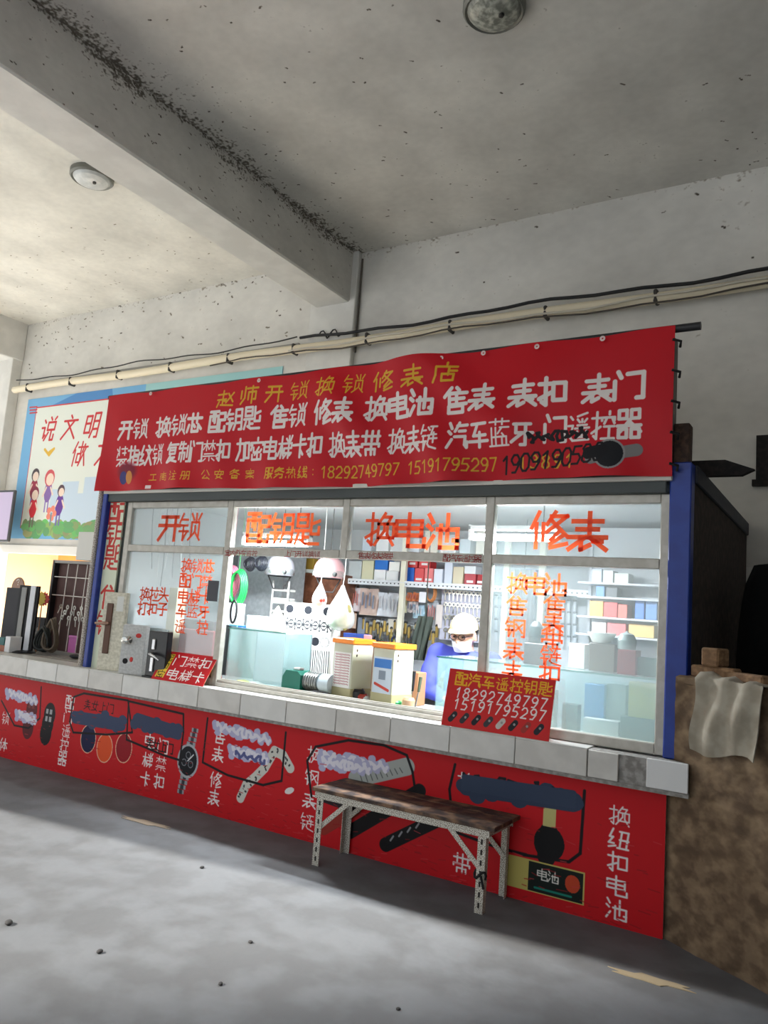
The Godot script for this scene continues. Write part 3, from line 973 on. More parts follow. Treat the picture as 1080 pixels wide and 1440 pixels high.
func build_banner() -> void:
	var z := 0.06
	var x0 := -5.42
	var x1 := -0.826
	var y0 := 3.135
	var y1 := 2.312
	var red := srgb(186, 20, 32)
	var cv := Canvas.new(x0, y0, x1 - x0, y0 - y1, 2048, 368, red)
	var A := func(px: float, py: float) -> Vector2: return flat(az(px, py, z))
	var gold := srgb(206, 160, 44)
	var pale := srgb(222, 214, 208)
	ink_row(cv, "赵师开锁换锁修表店", A.call(317.7, 559.7), A.call(629.4, 525.6), Vector2(0.155, 0.125), gold, 0.13, 0.06)
	for q in [["开锁", 177.7, 605, 197.6, 603], ["换锁芯", 228.7, 600.6, 274, 596.7], ["配钥匙", 306.5, 592.8, 354, 587.7], ["售锁", 392, 585, 419, 583], ["修表", 457, 580, 486, 577], ["换电池", 529, 573, 595.4, 567], ["售表", 644, 565, 681, 559], ["表扣", 737, 555, 778.5, 552], ["表门", 840, 546, 885, 542], ["装指纹锁", 172, 642.6, 219.7, 639.5], ["复制门禁扣", 243, 637.5, 314, 633.6], ["加密电梯卡扣", 340, 631.7, 444.6, 625], ["换表带", 475, 624.7, 523, 622], ["换表链", 557, 619.3, 608, 617], ["汽车蓝牙", 646.5, 613.8, 736, 609.5], ["门遥控器", 780.6, 604, 885, 598]]:
		var a: Vector2 = A.call(q[1], q[2])
		var b: Vector2 = A.call(q[3], q[4])
		var n: int = q[0].length()
		var pitch := a.distance_to(b) / (n - 1)
		ink_row(cv, q[0], a, b, Vector2(minf(pitch * 0.88, 0.17), 0.158), pale, 0.17)
	ink_row(cv, "工商注册", A.call(212, 671.4), A.call(262.5, 669.8), Vector2(0.08, 0.068), gold)
	ink_row(cv, "公安备案", A.call(289, 668.6), A.call(348, 664.7), Vector2(0.08, 0.068), gold)
	ink_row(cv, "服务热线：", A.call(379, 664.7), A.call(443, 662), Vector2(0.078, 0.075), gold, 0.14)
	ink_row(cv, "18292749797", A.call(457, 662.8), A.call(557, 658.5), Vector2(0.05, 0.075), gold, 0.2)
	ink_row(cv, "15191795297", A.call(578, 657.6), A.call(693, 654), Vector2(0.05, 0.075), gold, 0.2)
	ink_row(cv, "13891", A.call(735, 652), A.call(800, 650), Vector2(0.05, 0.075), gold, 0.2)
	# small round marks in the corner, a printed watch, and sprayed numbers
	cv.oval(A.call(178, 664), Vector2(0.13, 0.09), srgb(120, 20, 44), 0.0, 0.4)
	cv.oval(A.call(172, 672.5), Vector2(0.045, 0.055), srgb(58, 52, 110))
	cv.oval(A.call(180, 672), Vector2(0.038, 0.055), srgb(200, 130, 60))
	cv.rect(A.call(206, 686), Vector2(0.06, 0.03), srgb(230, 214, 210))
	var w: Vector2 = A.call(858, 641)
	cv.line(w + Vector2(-0.1, -0.02), w + Vector2(0.14, 0.02), 0.07, srgb(120, 118, 116))
	cv.oval(w, Vector2(0.085, 0.085), srgb(140, 138, 136))
	cv.oval(w, Vector2(0.074, 0.074), srgb(20, 20, 24))
	ink_row(cv, "1909190586", A.call(711, 656), A.call(842, 638), Vector2(0.062, 0.1), srgb(22, 16, 20), 0.2, 0.1)
	scrawl(cv, A.call(742, 618), A.call(828, 610), 0.07, srgb(26, 16, 20), 0.018, 7)
	for i in 8:
		cv.oval(A.call(828 + i * 3, 640 - i * 0.6), Vector2(0.03, 0.035), srgb(18, 16, 20))
	var t := thing("shop_banner", "long red banner with white and gold lettering hung over the kiosk windows", "banner")
	# the cloth: slack folds running from the ties, and a fold slanting down from the middle
	var rows := []
	for i in 25:
		var v := i / 24.0
		var line := []
		for k in 151:
			var u := k / 150.0
			var x := lerpf(x0, x1, u)
			var sag := 0.012 * sin(u * 27.0 + v * 2.0) * v + 0.008 * sin(u * 61.0 - v * 5.0) * v * v
			var d := (u - 0.5) - (v - 0.1) * 0.12
			sag += 0.028 * exp(-d * d * 900.0) * sin(PI * clampf(v * 1.1, 0, 1))
			d = (u - 0.66) - v * 0.2
			sag += 0.03 * exp(-d * d * 700.0) * (1.0 - v)
			d = (u - 0.62) - v * 0.1
			sag += 0.02 * exp(-d * d * 900.0)
			d = (u - 0.86) + v * 0.1
			sag += 0.02 * exp(-d * d * 300.0) * sin(PI * v)
			line.append(Vector3(x, lerpf(y0 + 0.008 * sin(u * 40.0) * (1 - v), y1 + 0.01 * sin(u * 9.0), v), z + sag * 1.8))
		rows.append(line)
	var mb := MB.new()
	mb.sheet(rows, 0.0015)
	part("cloth", mb, printed(cv.im, 0.42), t)
	mb = MB.new()
	mb.tube([Vector3(x0 - 0.02, 3.13, 0.035), Vector3(-0.7, 3.13, 0.035)], 0.022, 10)
	var pole := part("hanging_pole", mb, mat(36, 36, 38, 0.5), t)
	pole.set_meta("label", "black pole the banner hangs from")
	for px in [657, 712, 782, 868, 420, 280]:
		mb = MB.new()
		var p: Vector3 = az(px, 0, 0.06)
		p.y = 3.105
		mb.lathe([[0.006, 0.0], [0.014, 0.001], [0.016, 0.005], [0.006, 0.006]], 10, Transform3D(Basis(Vector3.RIGHT, PI / 2), Vector3(p.x, p.y, 0.085)))
		part("eyelet", mb, mat(214, 196, 190, 0.4, 0.3), t)
	for i in 5:
		mb = MB.new()
		mb.tube([Vector3(x1 - 0.01, 3.06 - i * 0.17, 0.07), Vector3(x1 + 0.03, 3.05 - i * 0.17, 0.05), Vector3(x1 + 0.02, 3.03 - i * 0.17, 0.02)], 0.008, 5)
		part("tie", mb, mat(24, 22, 22, 0.8), t)

# ---------------------------------------------------------------- windows
func build_windows() -> void:
	var alu := mottled("alu", srgb(172, 167, 156), srgb(184, 180, 170), 1.0, 0.38)
	alu.metallic = 0.25
	var X := [-5.1, -3.99, -2.94, -1.885, -0.865]
	var zf := -0.03
	var zb := -0.085
	var clear := glass("clear_pane", Color(0.92, 0.97, 0.96), 0.10)
	var hazy := glass("hazy_pane", Color(0.86, 0.92, 0.92), 0.26)
	var vin: StandardMaterial3D = mat(236, 70, 34, 0.5).duplicate()
	vin.backlight_enabled = true
	vin.backlight = srgb(255, 110, 60)
	var vin2: StandardMaterial3D = vin.duplicate()
	vin2.albedo_color = srgb(240, 112, 40)
	var vin3: StandardMaterial3D = vin.duplicate()
	vin3.albedo_color = srgb(224, 48, 34)
	var A := func(px: float, py: float) -> Vector2: return flat(az(px, py, -0.052))
	for i in 4:
		var xa: float = X[i]
		var xb: float = X[i + 1]
		var full := i == 0 or i == 3
		var mb := MB.new()
		mb.span(Vector3(xa - 0.028, 0.87, zb), Vector3(xa + 0.028, 2.235, zf), 0.004) if i in [0, 1, 3] else mb.span(Vector3(xa - 0.028, 1.83, zb), Vector3(xa + 0.028, 2.235, zf), 0.004)
		if i == 3:
			mb.span(Vector3(xb - 0.028, 0.87, zb), Vector3(xb + 0.028, 2.235, zf), 0.004)
		mb.span(Vector3(xa + 0.028, 2.185, zb), Vector3(xb - 0.028, 2.235, zf), 0.004)
		mb.span(Vector3(xa + 0.028, 1.83, zb), Vector3(xb - 0.028, 1.885, zf), 0.004)
		if full:
			mb.span(Vector3(xa + 0.028, 0.87, zb), Vector3(xb - 0.028, 0.925, zf), 0.004)
		var wn := struct("window_%d" % (i + 1), mb, alu, ["kiosk window lettered with red characters above lock samples on the ledge", "upper kiosk pane with three red characters beside the shop lamp glare", "upper kiosk pane with three red characters above the hung tools", "wide kiosk window with two red characters and red columns beside the blue post"][i], "window")
		mb = MB.new()
		mb.span(Vector3(xa + 0.02, 1.88, -0.06), Vector3(xb - 0.02, 2.19, -0.055))
		part("pane", mb, hazy if full else clear, wn)
		if full:
			mb = MB.new()
			mb.span(Vector3(xa + 0.02, 0.92, -0.06), Vector3(xb - 0.02, 1.835, -0.055))
			part("pane", mb, hazy, wn)
		mb = MB.new()
		var top: Array = [["开锁", 238, 741, 267, 741], ["配钥匙", 363, 742, 432, 744], ["换电池", 534, 744, 622, 747], ["修表", 772, 745, 826, 747]][i]
		vinyl(mb, top[0], A.call(top[1], top[2]), A.call(top[3], top[4]), Vector2([0.225, 0.2, 0.21, 0.21][i], 0.205), -0.0535, 0.14)
		part("lettering", mb, vin if i != 1 else vin2, wn)
		if i == 0:
			mb = MB.new()
			vinyl(mb, "换锁芯", A.call(262, 795), A.call(293, 797), Vector2(0.105, 0.1), -0.0535)
			vinyl(mb, "配门禁", A.call(260, 816), A.call(290, 818), Vector2(0.105, 0.1), -0.0535)
			vinyl(mb, "电梯卡", A.call(258, 838), A.call(288, 839), Vector2(0.105, 0.1), -0.0535)
			vinyl(mb, "车蓝牙", A.call(255, 858), A.call(286, 859), Vector2(0.105, 0.1), -0.0535)
			vinyl(mb, "遥控", A.call(253, 880), A.call(284, 882), Vector2(0.105, 0.1), -0.0535)
			vinyl(mb, "换拉头", A.call(203, 835), A.call(230, 836), Vector2(0.1, 0.1), -0.0535)
			vinyl(mb, "打扣子", A.call(200, 855), A.call(228, 856), Vector2(0.1, 0.1), -0.0535)
			part("lettering", mb, vin, wn)
			mb = MB.new()
			var s0: Vector2 = A.call(293, 816)
			var s1: Vector2 = A.call(305, 846)
			mb.span(Vector3(s0.x, s1.y, -0.0545), Vector3(s1.x, s0.y, -0.0525))
			part("sticker", mb, mat(52, 54, 62, 0.5), wn)
		if i == 3:
			mb = MB.new()
			vinyl(mb, "换电池", A.call(727, 820), A.call(781, 822), Vector2(0.12, 0.115), -0.0535)
			vinyl(mb, "售钢表表", A.call(726, 852), A.call(720, 943), Vector2(0.115, 0.105), -0.0535)
			vinyl(mb, "售表带链扣", A.call(779, 852), A.call(773, 946), Vector2(0.115, 0.1), -0.0535)
			part("lettering", mb, vin3, wn)
	# the open middle: sill track and the lettered strip on the transom
	var mb := MB.new()
	mb.span(Vector3(X[1] + 0.028, 0.87, zb), Vector3(X[3] - 0.028, 0.9, zf), 0.003)
	mb.span(Vector3(X[1] + 0.028, 0.9, zb), Vector3(X[3] - 0.028, 0.925, zb + 0.012), 0.002)
	mb.span(Vector3(X[1] + 0.028, 0.9, zf - 0.02), Vector3(X[3] - 0.028, 0.92, zf - 0.01), 0.002)
	var w5 := struct("window_5", mb, alu, "open serving hatch of the kiosk between the two side windows", "window")
	mb = MB.new()
	var T := func(px: float, py: float) -> Vector2: return flat(az(px, py, zf))
	for q in [["室内外有监控", 320, 777, 358, 778], ["上门开锁换锁", 404, 778.5, 446, 779.5], ["售表修表换带", 508, 781, 548, 782], ["配汽车遥控器", 628, 784.5, 672, 786]]:
		vinyl(mb, q[0], T.call(q[1], q[2]), T.call(q[3], q[4]), Vector2(0.046, 0.042), zf + 0.001, 0.12)
	part("lettering", mb, mat(150, 40, 36, 0.6), w5)
# ---------------------------------------------------------------- what stands on the ledge
func build_ledge_things() -> void:
	# three lock samples
	var t := thing("lock_sample", "tall cream door section with brown handle plate standing by the blue post", "lock sample", Vector3(az(158, 900, 0.0).x, LEDGE + 0.005, 0.0), 0.3)
	var mb := MB.new()
	mb.box(Vector3(0, 0.31, 0), Vector3(0.2, 0.62, 0.05), 0.004)
	part("door_section", mb, mottled("cream_board", srgb(198, 192, 170), srgb(222, 216, 196), 3.0, 0.5), t)
	mb = MB.new()
	mb.box(Vector3(-0.035, 0.33, 0.03), Vector3(0.055, 0.4, 0.012), 0.004)
	var pl := part("handle_plate", mb, mat(92, 62, 46, 0.45, 0.2), t)
	mb = MB.new()
	mb.tube([Vector3(-0.035, 0.37, 0.035), Vector3(-0.035, 0.37, 0.075), Vector3(-0.12, 0.365, 0.08)], [0.014, 0.014, 0.01], 8)
	part("lever", mb, mat(186, 150, 130, 0.3, 0.7), pl)
	mb = MB.new()
	mb.box(Vector3(0.05, 0.53, 0.026), Vector3(0.06, 0.12, 0.002))
	part("paper_label", mb, mat(224, 224, 216, 0.7), t)
	t = thing("lock_sample", "pale grey steel lock plate with round knob and red sticker", "lock sample", Vector3(az(187, 930, 0.03).x, LEDGE + 0.005, 0.03), 0.35)
	mb = MB.new()
	mb.box(Vector3(0, 0.19, 0), Vector3(0.2, 0.38, 0.06), 0.005)
	part("steel_plate", mb, mottled("grey_steel", srgb(186, 186, 182), srgb(206, 206, 202), 4.0, 0.4), t)
	mb = MB.new()
	mb.lathe([[0.0, 0.075], [0.026, 0.07], [0.03, 0.05], [0.016, 0.03], [0.032, 0.008], [0.034, 0.0]], 16, Transform3D(Basis(Vector3.RIGHT, PI / 2), Vector3(-0.04, 0.26, 0.03)))
	part("knob", mb, mat(210, 208, 200, 0.12, 0.95), t)
	mb = MB.new()
	mb.lathe([[0.0, 0.002], [0.022, 0.002], [0.022, 0.0]], 14, Transform3D(Basis(Vector3.RIGHT, PI / 2), Vector3(-0.05, 0.1, 0.03)))
	part("keyhole", mb, mat(14, 14, 14, 0.8), t)
	for q in [[0.04, 0.3, 0.05, 0.036], [0.0, 0.115, 0.03, 0.04]]:
		mb = MB.new()
		mb.ball(Vector3(q[0], q[1], 0.03), Vector3(q[2] * 0.5, q[3] * 0.5, 0.003), 12)
		part("sticker", mb, mat(206, 48, 40, 0.6), t)
	t = thing("lock_sample", "black smart lock body with silver lever handle on the ledge", "lock sample", Vector3(az(222, 935, 0.02).x, LEDGE + 0.005, 0.02), 0.1)
	mb = MB.new()
	mb.box(Vector3(0, 0.18, 0), Vector3(0.19, 0.34, 0.06), 0.006)
	mb.box(Vector3(-0.01, 0.006, 0.0), Vector3(0.21, 0.012, 0.08), 0.003)
	part("lock_body", mb, mat(24, 25, 28, 0.3), t)
	mb = MB.new()
	mb.box(Vector3(-0.03, 0.25, 0.035), Vector3(0.035, 0.08, 0.014), 0.005)
	part("trim_plate", mb, mat(190, 190, 192, 0.2, 0.9), t)
	mb = MB.new()
	mb.box(Vector3(-0.03, 0.1, 0.035), Vector3(0.035, 0.11, 0.014), 0.005)
	part("trim_plate", mb, mat(190, 190, 192, 0.2, 0.9), t)
	mb = MB.new()
	mb.tube([Vector3(-0.03, 0.18, 0.03), Vector3(-0.03, 0.18, 0.07), Vector3(0.03, 0.165, 0.08), Vector3(0.07, 0.14, 0.075)], [0.012, 0.012, 0.01, 0.007], 8)
	part("lever", mb, mat(200, 200, 200, 0.18, 0.95), t)
	# tent card
	var bl := ay(212, 957, LEDGE + 0.006)
	var br := ay(284, 966, LEDGE + 0.006)
	bl.z = 0.085
	br.z = 0.085
	bl.x = az(212, 957, 0.085).x
	br.x = az(285, 966, 0.085).x
	var wd := br.x - bl.x
	var cv := Canvas.new(0, 0.24, wd, 0.24, 360, 200, srgb(190, 26, 34))
	cv.rect(Vector2(wd * 0.13, 0.12), Vector2(wd * 0.17, 0.2), srgb(226, 190, 60))
	ink_row(cv, "配加密", Vector2(wd * 0.13, 0.19), Vector2(wd * 0.13, 0.05), Vector2(wd * 0.13, 0.055), srgb(40, 30, 20))
	ink_row(cv, "门禁扣", Vector2(wd * 0.36, 0.175), Vector2(wd * 0.84, 0.175), Vector2(wd * 0.2, 0.085), srgb(240, 232, 226), 0.13)
	ink_row(cv, "电梯卡", Vector2(wd * 0.36, 0.062), Vector2(wd * 0.84, 0.062), Vector2(wd * 0.2, 0.085), srgb(240, 232, 226), 0.13)
	t = thing("tent_card", "folded red tent card with a yellow stripe beside the black lock", "sign", Vector3(bl.x, LEDGE + 0.006, bl.z))
	var lean := Transform3D(Basis(Vector3.RIGHT, deg_to_rad(-32.0)), Vector3.ZERO)
	mb = MB.new()
	mb.box(Vector3(wd * 0.5, 0.12, 0), Vector3(wd, 0.24, 0.004), 0.0, lean)
	part("front_leaf", mb, printed(cv.im, 0.35), t)
	mb = MB.new()
	mb.box(Vector3(wd * 0.5, -0.11, 0), Vector3(wd, 0.22, 0.004), 0.0, Transform3D(Basis(Vector3.RIGHT, deg_to_rad(22.0)), lean * Vector3(0, 0.238, -0.001)))
	part("back_leaf", mb, mat(176, 30, 34, 0.5), t)
	# red sign board
	var p0 := az(621, 1024, 0.088)
	var p1 := az(772, 1047, 0.088)
	wd = p1.x - p0.x
	cv = Canvas.new(0, 0.33, wd, 0.33, 640, 330, srgb(204, 34, 30))
	ink_row(cv, "配汽车遥控钥匙", Vector2(wd * 0.13, 0.275), Vector2(wd * 0.92, 0.275), Vector2(wd * 0.11, 0.07), srgb(230, 170, 30), 0.14)
	ink_row(cv, "18292749797", Vector2(wd * 0.12, 0.195), Vector2(wd * 0.92, 0.195), Vector2(wd * 0.062, 0.056), srgb(236, 222, 216), 0.2, 0.12)
	ink_row(cv, "15191795297", Vector2(wd * 0.12, 0.13), Vector2(wd * 0.92, 0.13), Vector2(wd * 0.062, 0.056), srgb(236, 222, 216), 0.2, 0.12)
	for i in 8:
		var m := Vector2(wd * (0.1 + 0.115 * i), 0.055)
		var cc: Color = [srgb(40, 36, 38), srgb(52, 48, 50), srgb(30, 30, 34), srgb(60, 56, 58), srgb(196, 190, 180), srgb(28, 28, 30), srgb(160, 50, 40), srgb(34, 34, 40)][i]
		cv.line(m + Vector2(-0.012, -0.016), m + Vector2(0.012, 0.016), 0.032, cc)
		cv.oval(m + Vector2(0.006, 0.006), Vector2(0.007, 0.007), srgb(150, 146, 142))
	t = thing("sign_board", "red sign board with two phone numbers leaning on the kiosk window", "sign", Vector3(p0.x, LEDGE + 0.006, 0.094))
	mb = MB.new()
	mb.box(Vector3(wd * 0.5, 0.165, 0), Vector3(wd, 0.33, 0.008), 0.0, Transform3D(Basis(Vector3.RIGHT, deg_to_rad(-13.0)), Vector3.ZERO))
	part("board", mb, printed(cv.im, 0.3), t)
	mb = MB.new()
	mb.box(Vector3(wd * 0.93, 0.13, -0.1), Vector3(0.03, 0.26, 0.008), 0.001, Transform3D(Basis(Vector3.RIGHT, deg_to_rad(8.0)), Vector3.ZERO))
	part("rear_leg", mb, mat(150, 120, 96, 0.7), t)

# ---------------------------------------------------------------- bench
func build_bench() -> void:
	var t := thing("bench", "worn plank bench on flaking white angle-iron legs before the red wall", "bench", Vector3(-2.18, 0, 0.18))
	var paint := mottled("flaking_white", srgb(96, 78, 62), srgb(214, 210, 196), 5.0, 0.6, 0.06, 0.0, 0.36, 0.5)
	var wood := mottled("old_wood", srgb(52, 38, 32), srgb(122, 92, 68), 0.5, 0.75, 0.03, 2.0)
	var wood2 := mottled("old_wood_2", srgb(60, 36, 32), srgb(104, 72, 54), 0.6, 0.75, 0.03, 2.0)
	for i in 3:
		var mb := MB.new()
		mb.box(Vector3(0.01, 0.428, -0.125 + i * 0.122), Vector3(1.17, 0.024, 0.118), 0.004)
		part("plank", mb, [wood, wood2, wood][i], t)
	for s in [-1.0, 1.0]:
		var mb := MB.new()
		mb.box(Vector3(0, 0.396, s * 0.16), Vector3(1.12, 0.04, 0.006), 0.001)
		mb.box(Vector3(0, 0.413, s * 0.145), Vector3(1.12, 0.005, 0.034), 0.001)
		part("rail", mb, paint, t)
		for e in [-1.0, 1.0]:
			mb = MB.new()
			mb.box(Vector3(e * 0.52, 0.2, s * 0.16), Vector3(0.046, 0.4, 0.005), 0.001)
			mb.box(Vector3(e * 0.541, 0.2, s * 0.143), Vector3(0.005, 0.4, 0.036), 0.001)
			var leg := part("leg", mb, paint, t)
			for k in 7:                                     # punched slots of the angle iron
				mb = MB.new()
				mb.box(Vector3(e * 0.52, 0.04 + k * 0.052, s * 0.163), Vector3(0.011, 0.026, 0.0015))
				part("slot", mb, mat(40, 32, 28, 0.8), leg)
			mb = MB.new()
			mb.box(Vector3.ZERO, Vector3(0.028, 0.27, 0.005), 0.001, Transform3D(Basis(Vector3.BACK, e * deg_to_rad(48.0)), Vector3(e * 0.42, 0.3, s * 0.153)))
			part("brace", mb, paint, t)
	for e in [-1.0, 1.0]:
		var mb := MB.new()
		mb.box(Vector3(e * 0.54, 0.39, 0), Vector3(0.005, 0.035, 0.31), 0.001)
		part("rail", mb, paint, t)
	var mb := MB.new()
	var pts := []
	for i in 12:
		var a := TAU * i / 12
		pts.append(Vector3(0.52 + 0.032 * cos(a), 0.19 + 0.02 * sin(a * 2.0), 0.16 + 0.014 * sin(a)))
	mb.tube(pts, 0.007, 5, false, true)
	mb.tube([Vector3(0.53, 0.19, 0.176), Vector3(0.55, 0.13, 0.18)], 0.007, 5)
	part("rag_tie", mb, mat(22, 20, 22, 0.9), t)

# ---------------------------------------------------------------- dark end of the kiosk
func build_right_side() -> void:
	var blue := mottled("blue_paint", srgb(8, 46, 136), srgb(14, 54, 146), 0.8, 0.4)
	var mb := MB.new()
	mb.span(Vector3(-0.845, LEDGE, -0.1), Vector3(-0.735, 2.4, 0.0), 0.006)
	var po := struct("trim_7", mb, blue, "blue painted steel post at the kiosk end by the dark gap", "post")
	mb = MB.new()
	mb.span(Vector3(-0.8, 2.3, WALL), Vector3(-0.72, 2.4, -0.1), 0.006)
	part("top_rail", mb, mottled("dark_blue_paint", srgb(24, 30, 46), srgb(40, 44, 54), 1.5, 0.6), po)
	mb = MB.new()
	mb.span(Vector3(-0.775, 0.0, WALL), Vector3(-0.735, 2.3, -0.1))
	struct("wall_shop_right", mb, mottled("sooty", srgb(44, 34, 28), srgb(66, 54, 46), 1.2, 0.9), "dark brown board side wall of the kiosk", "wall")  # mottled dark brown over the whole side board
	# brown rendered low wall set at an angle
	var a := Vector3(-0.82, 0, -0.02)
	var dir := Vector3(0.842, 0, 0.54).normalized()
	mb = MB.new()
	var rows := []
	var n := FastNoiseLite.new()
	n.seed = 4
	n.frequency = 2.2
	var out := Vector3(-dir.z, 0, dir.x)
	for i in 31:
		var line := []
		for k in 51:
			var s := k * 0.034
			var top := 1.27 + 0.03 * n.get_noise_1d(s * 3.0)
			var y := top * (1.0 - i / 30.0)
			line.append(a + dir * s + Vector3(0, y, 0) + out * ((0.012 * n.get_noise_2d(s * 4.0, y * 4.0) + 0.006 * n.get_noise_2d(s * 14.0, y * 14.0)) * minf(1.0, s * 6.0)))
		rows.append(line)
	mb.sheet(rows, 0.14)
	var lw := struct("wall_2", mb, mottled("brown_render", srgb(84, 66, 48), srgb(134, 112, 86), 0.9, 0.95, 0.02, 3.0), "low brown earth-rendered wall standing at an angle beside the kiosk", "wall")
	var cap := MB.new()
	cap.box(Vector3(0.85, 1.265, 0.0), Vector3(1.7, 0.05, 0.14), 0.01, Transform3D(Basis(dir, Vector3.UP, -out), a - out * 0.07))
	part("coping", cap, mottled("brown_render", srgb(84, 66, 48), srgb(134, 112, 86), 0.9, 0.95), lw)
	# sack draped over it
	rows = []
	for i in 19:
		var v := i / 18.0
		var line := []
		for k in 15:
			var u := k / 14.0
			var p := a + dir * (0.21 + u * 0.36 + 0.015 * sin(v * 5.0))
			var fold := 0.012 * sin(u * 17.0 + v * 3.0) + 0.01 * sin(v * 9.0 + u * 4.0)
			if v < 0.25:
				p += Vector3(0, 1.305, 0) + out * (-0.15 + 0.21 * v / 0.25) + Vector3(0, fold, 0)
			else:
				p += Vector3(0, 1.305 - (v - 0.25) / 0.75 * (0.355 + 0.02 * sin(u * 6.0)), 0) + out * (0.06 + fold)
			line.append(p)
		rows.append(line)
	mb = MB.new()
	mb.sheet(rows, 0.004)
	solo("sack", mb, mottled("sackcloth", srgb(140, 131, 114), srgb(166, 158, 141), 0.7, 0.9, 0.02), "dirty pale woven sack draped over the low brown wall", "sack")
	# splintered boards on the wall
	for q in [[0.16, 0.24, 0.06, 0.07, 0.1, "short splintered board lying across the low brown wall"], [0.3, 0.3, 0.045, 0.075, -0.12, "long splintered board lying behind the sack"], [0.2, 0.09, 0.09, 0.11, 0.2, "small wood block perched on the splintered boards"]]:
		mb = MB.new()
		var y: float = 1.29 + q[2] * 0.5 + (0.06 if q[1] < 0.1 else 0.0)
		mb.box(Vector3.ZERO, Vector3(q[1], q[2], q[3]), 0.008, Transform3D(Basis(dir, Vector3.UP, -out).rotated(Vector3.UP, q[4]), a + dir * (q[0] + q[1] * 0.3) + Vector3(0, y, 0) - out * 0.06))
		solo("board_scrap", mb, mottled("raw_wood", srgb(104, 76, 50), srgb(146, 114, 82), 2.4, 0.85), q[5], "board")
	# black shape added behind it, standing in for the unlit gap
	rows = []
	for i in 17:
		var v := i / 16.0
		var line := []
		for k in 25:
			var u := k / 24.0
			var ang := lerpf(-0.1, PI + 0.1, u)
			var r := 1.0 + 0.06 * sin(ang * 5.0 + v * 4.0) + 0.03 * sin(ang * 11.0)
			var hgt := 1.98 * (1.0 - v)
			var rad := lerpf(0.8, 1.0, pow(v, 0.5)) * r
			line.append(Vector3(0.1 - cos(ang) * 0.8 * rad, hgt, -1.5 + sin(ang) * 0.7 * rad))
		rows.append(line)
	mb = MB.new()
	mb.sheet(rows, 0.01)
	solo("added_dark_heap", mb, mottled("tarp", srgb(16, 16, 18), srgb(26, 25, 26), 1.4, 0.9), "black heap added to darken the unlit gap behind the low brown wall", "heap")
	# timbers
	mb = MB.new()
	mb.span(Vector3(-0.84, 2.4, -0.12), Vector3(-0.755, 2.62, -0.03), 0.006)
	solo("timber_stub", mb, mottled("stub_wood", srgb(54, 38, 30), srgb(84, 62, 50), 2.0, 0.85), "short dark timber stub standing on the blue post", "timber")
	for q in [[988, 661, -0.4, 0.5, 0.09, "dark plank end jutting out over the blue top rail"], [1068, 680, WALL + 0.002, 0.5, 0.05, "thin dark lath nailed flat on the wall beyond the plank end"], [1074, 645, WALL + 0.002, 0.4, 0.36, "dark board scrap fixed on the wall over the added dark heap"]]:
		var p := az(q[0], q[1], q[2])
		mb = MB.new()
		var poly := PackedVector2Array([Vector2(0, 0), Vector2(q[3] * 0.62, 0), Vector2(q[3] * 0.75, q[4] * 0.35), Vector2(q[3] * 0.45, q[4]), Vector2(0, q[4])])
		mb.slab(poly, 0.05, Transform3D(Basis(), p - Vector3(0.1 if q[2] > -1.0 else 0.05, q[4] * 0.5, 0)))
		solo("plank", mb, mottled("black_wood", srgb(20, 17, 16), srgb(36, 30, 27), 2.0, 0.85), q[5], "plank")

# ---------------------------------------------------------------- small things lying on the pavement
func build_floor_bits() -> void:
	for q in [[12, 1300, 0.022], [140, 1340, 0.016], [310, 1385, 0.012], [284, 1221, 0.014], [352, 1326, 0.012], [560, 1420, 0.01]]:
		var p := ay(q[0], q[1], 0.0)
		var mb := MB.new()
		mb.ball(Vector3(0, q[2] * 0.4, 0), Vector3(q[2], q[2] * 0.5, q[2] * 0.8), 9)
		var o := solo("pebble", mb, mat(62, 60, 58, 0.9), "small dark pebble lying on the pale sunlit pavement", "pebble", "pebbles on the pavement")
		o.position = p
		o.rotation.y = q[0]
	for q in [[455, 1178, 0.2, srgb(92, 52, 44), "flattened reddish rag on the pavement under the bench"], [615, 1222, 0.16, srgb(86, 56, 48), "reddish scrap of paper between the bench legs"], [915, 1378, 0.16, srgb(150, 134, 106), "trodden tan leaf litter by the low brown wall"], [205, 1157, 0.2, srgb(146, 130, 110), "trodden tan scrap on the pavement by the watch picture"]]:
		var p := ay(q[0], q[1], 0.0)
		var mb := MB.new()
		var poly := PackedVector2Array()
		for k in 14:
			var a := TAU * k / 14
			var r := 1.0 + 0.3 * sin(k * 2.7 + q[0])
			poly.append(Vector2(cos(a) * q[2] * r, sin(a) * 0.035 * r))
		mb.slab(poly, 0.003, Transform3D(Basis(Vector3.RIGHT, -PI / 2), Vector3(0, 0.0005, 0)))
		var c: Color = q[3]
		var o := solo("litter", mb, mat(int(c.r * 255), int(c.g * 255), int(c.b * 255), 0.9), q[4], "litter")
		o.position = p
		o.rotation.y = 0.1
# ---------------------------------------------------------------- helpers for things placed by the photograph
func bx(called: String, px0: float, py0: float, px1: float, py1: float, z: float, deep: float, m: Material, label: String, category: String, base = null, group := "") -> Node3D:
	# a box whose front fills that rectangle on the plane z; base is the level it stands on
	var a := az(px0, (py0 + py1) * 0.5, z)
	var b := az(px1, (py0 + py1) * 0.5, z)
	var mid := (px0 + px1) * 0.5
	var yt := az(mid, py0, z).y
	var yb: float = az(mid, py1, z).y if base == null else base
	var mb := MB.new()
	mb.box(Vector3(0, (yt - yb) * 0.5, -deep * 0.5), Vector3(b.x - a.x, yt - yb, deep), minf(0.003, (yt - yb) * 0.1))
	var o := solo(called, mb, m, label, category, group)
	o.position = Vector3((a.x + b.x) * 0.5, yb, z)
	return o

func col(r: int, g: int, b: int) -> StandardMaterial3D:
	return mat(r, g, b, 0.5)

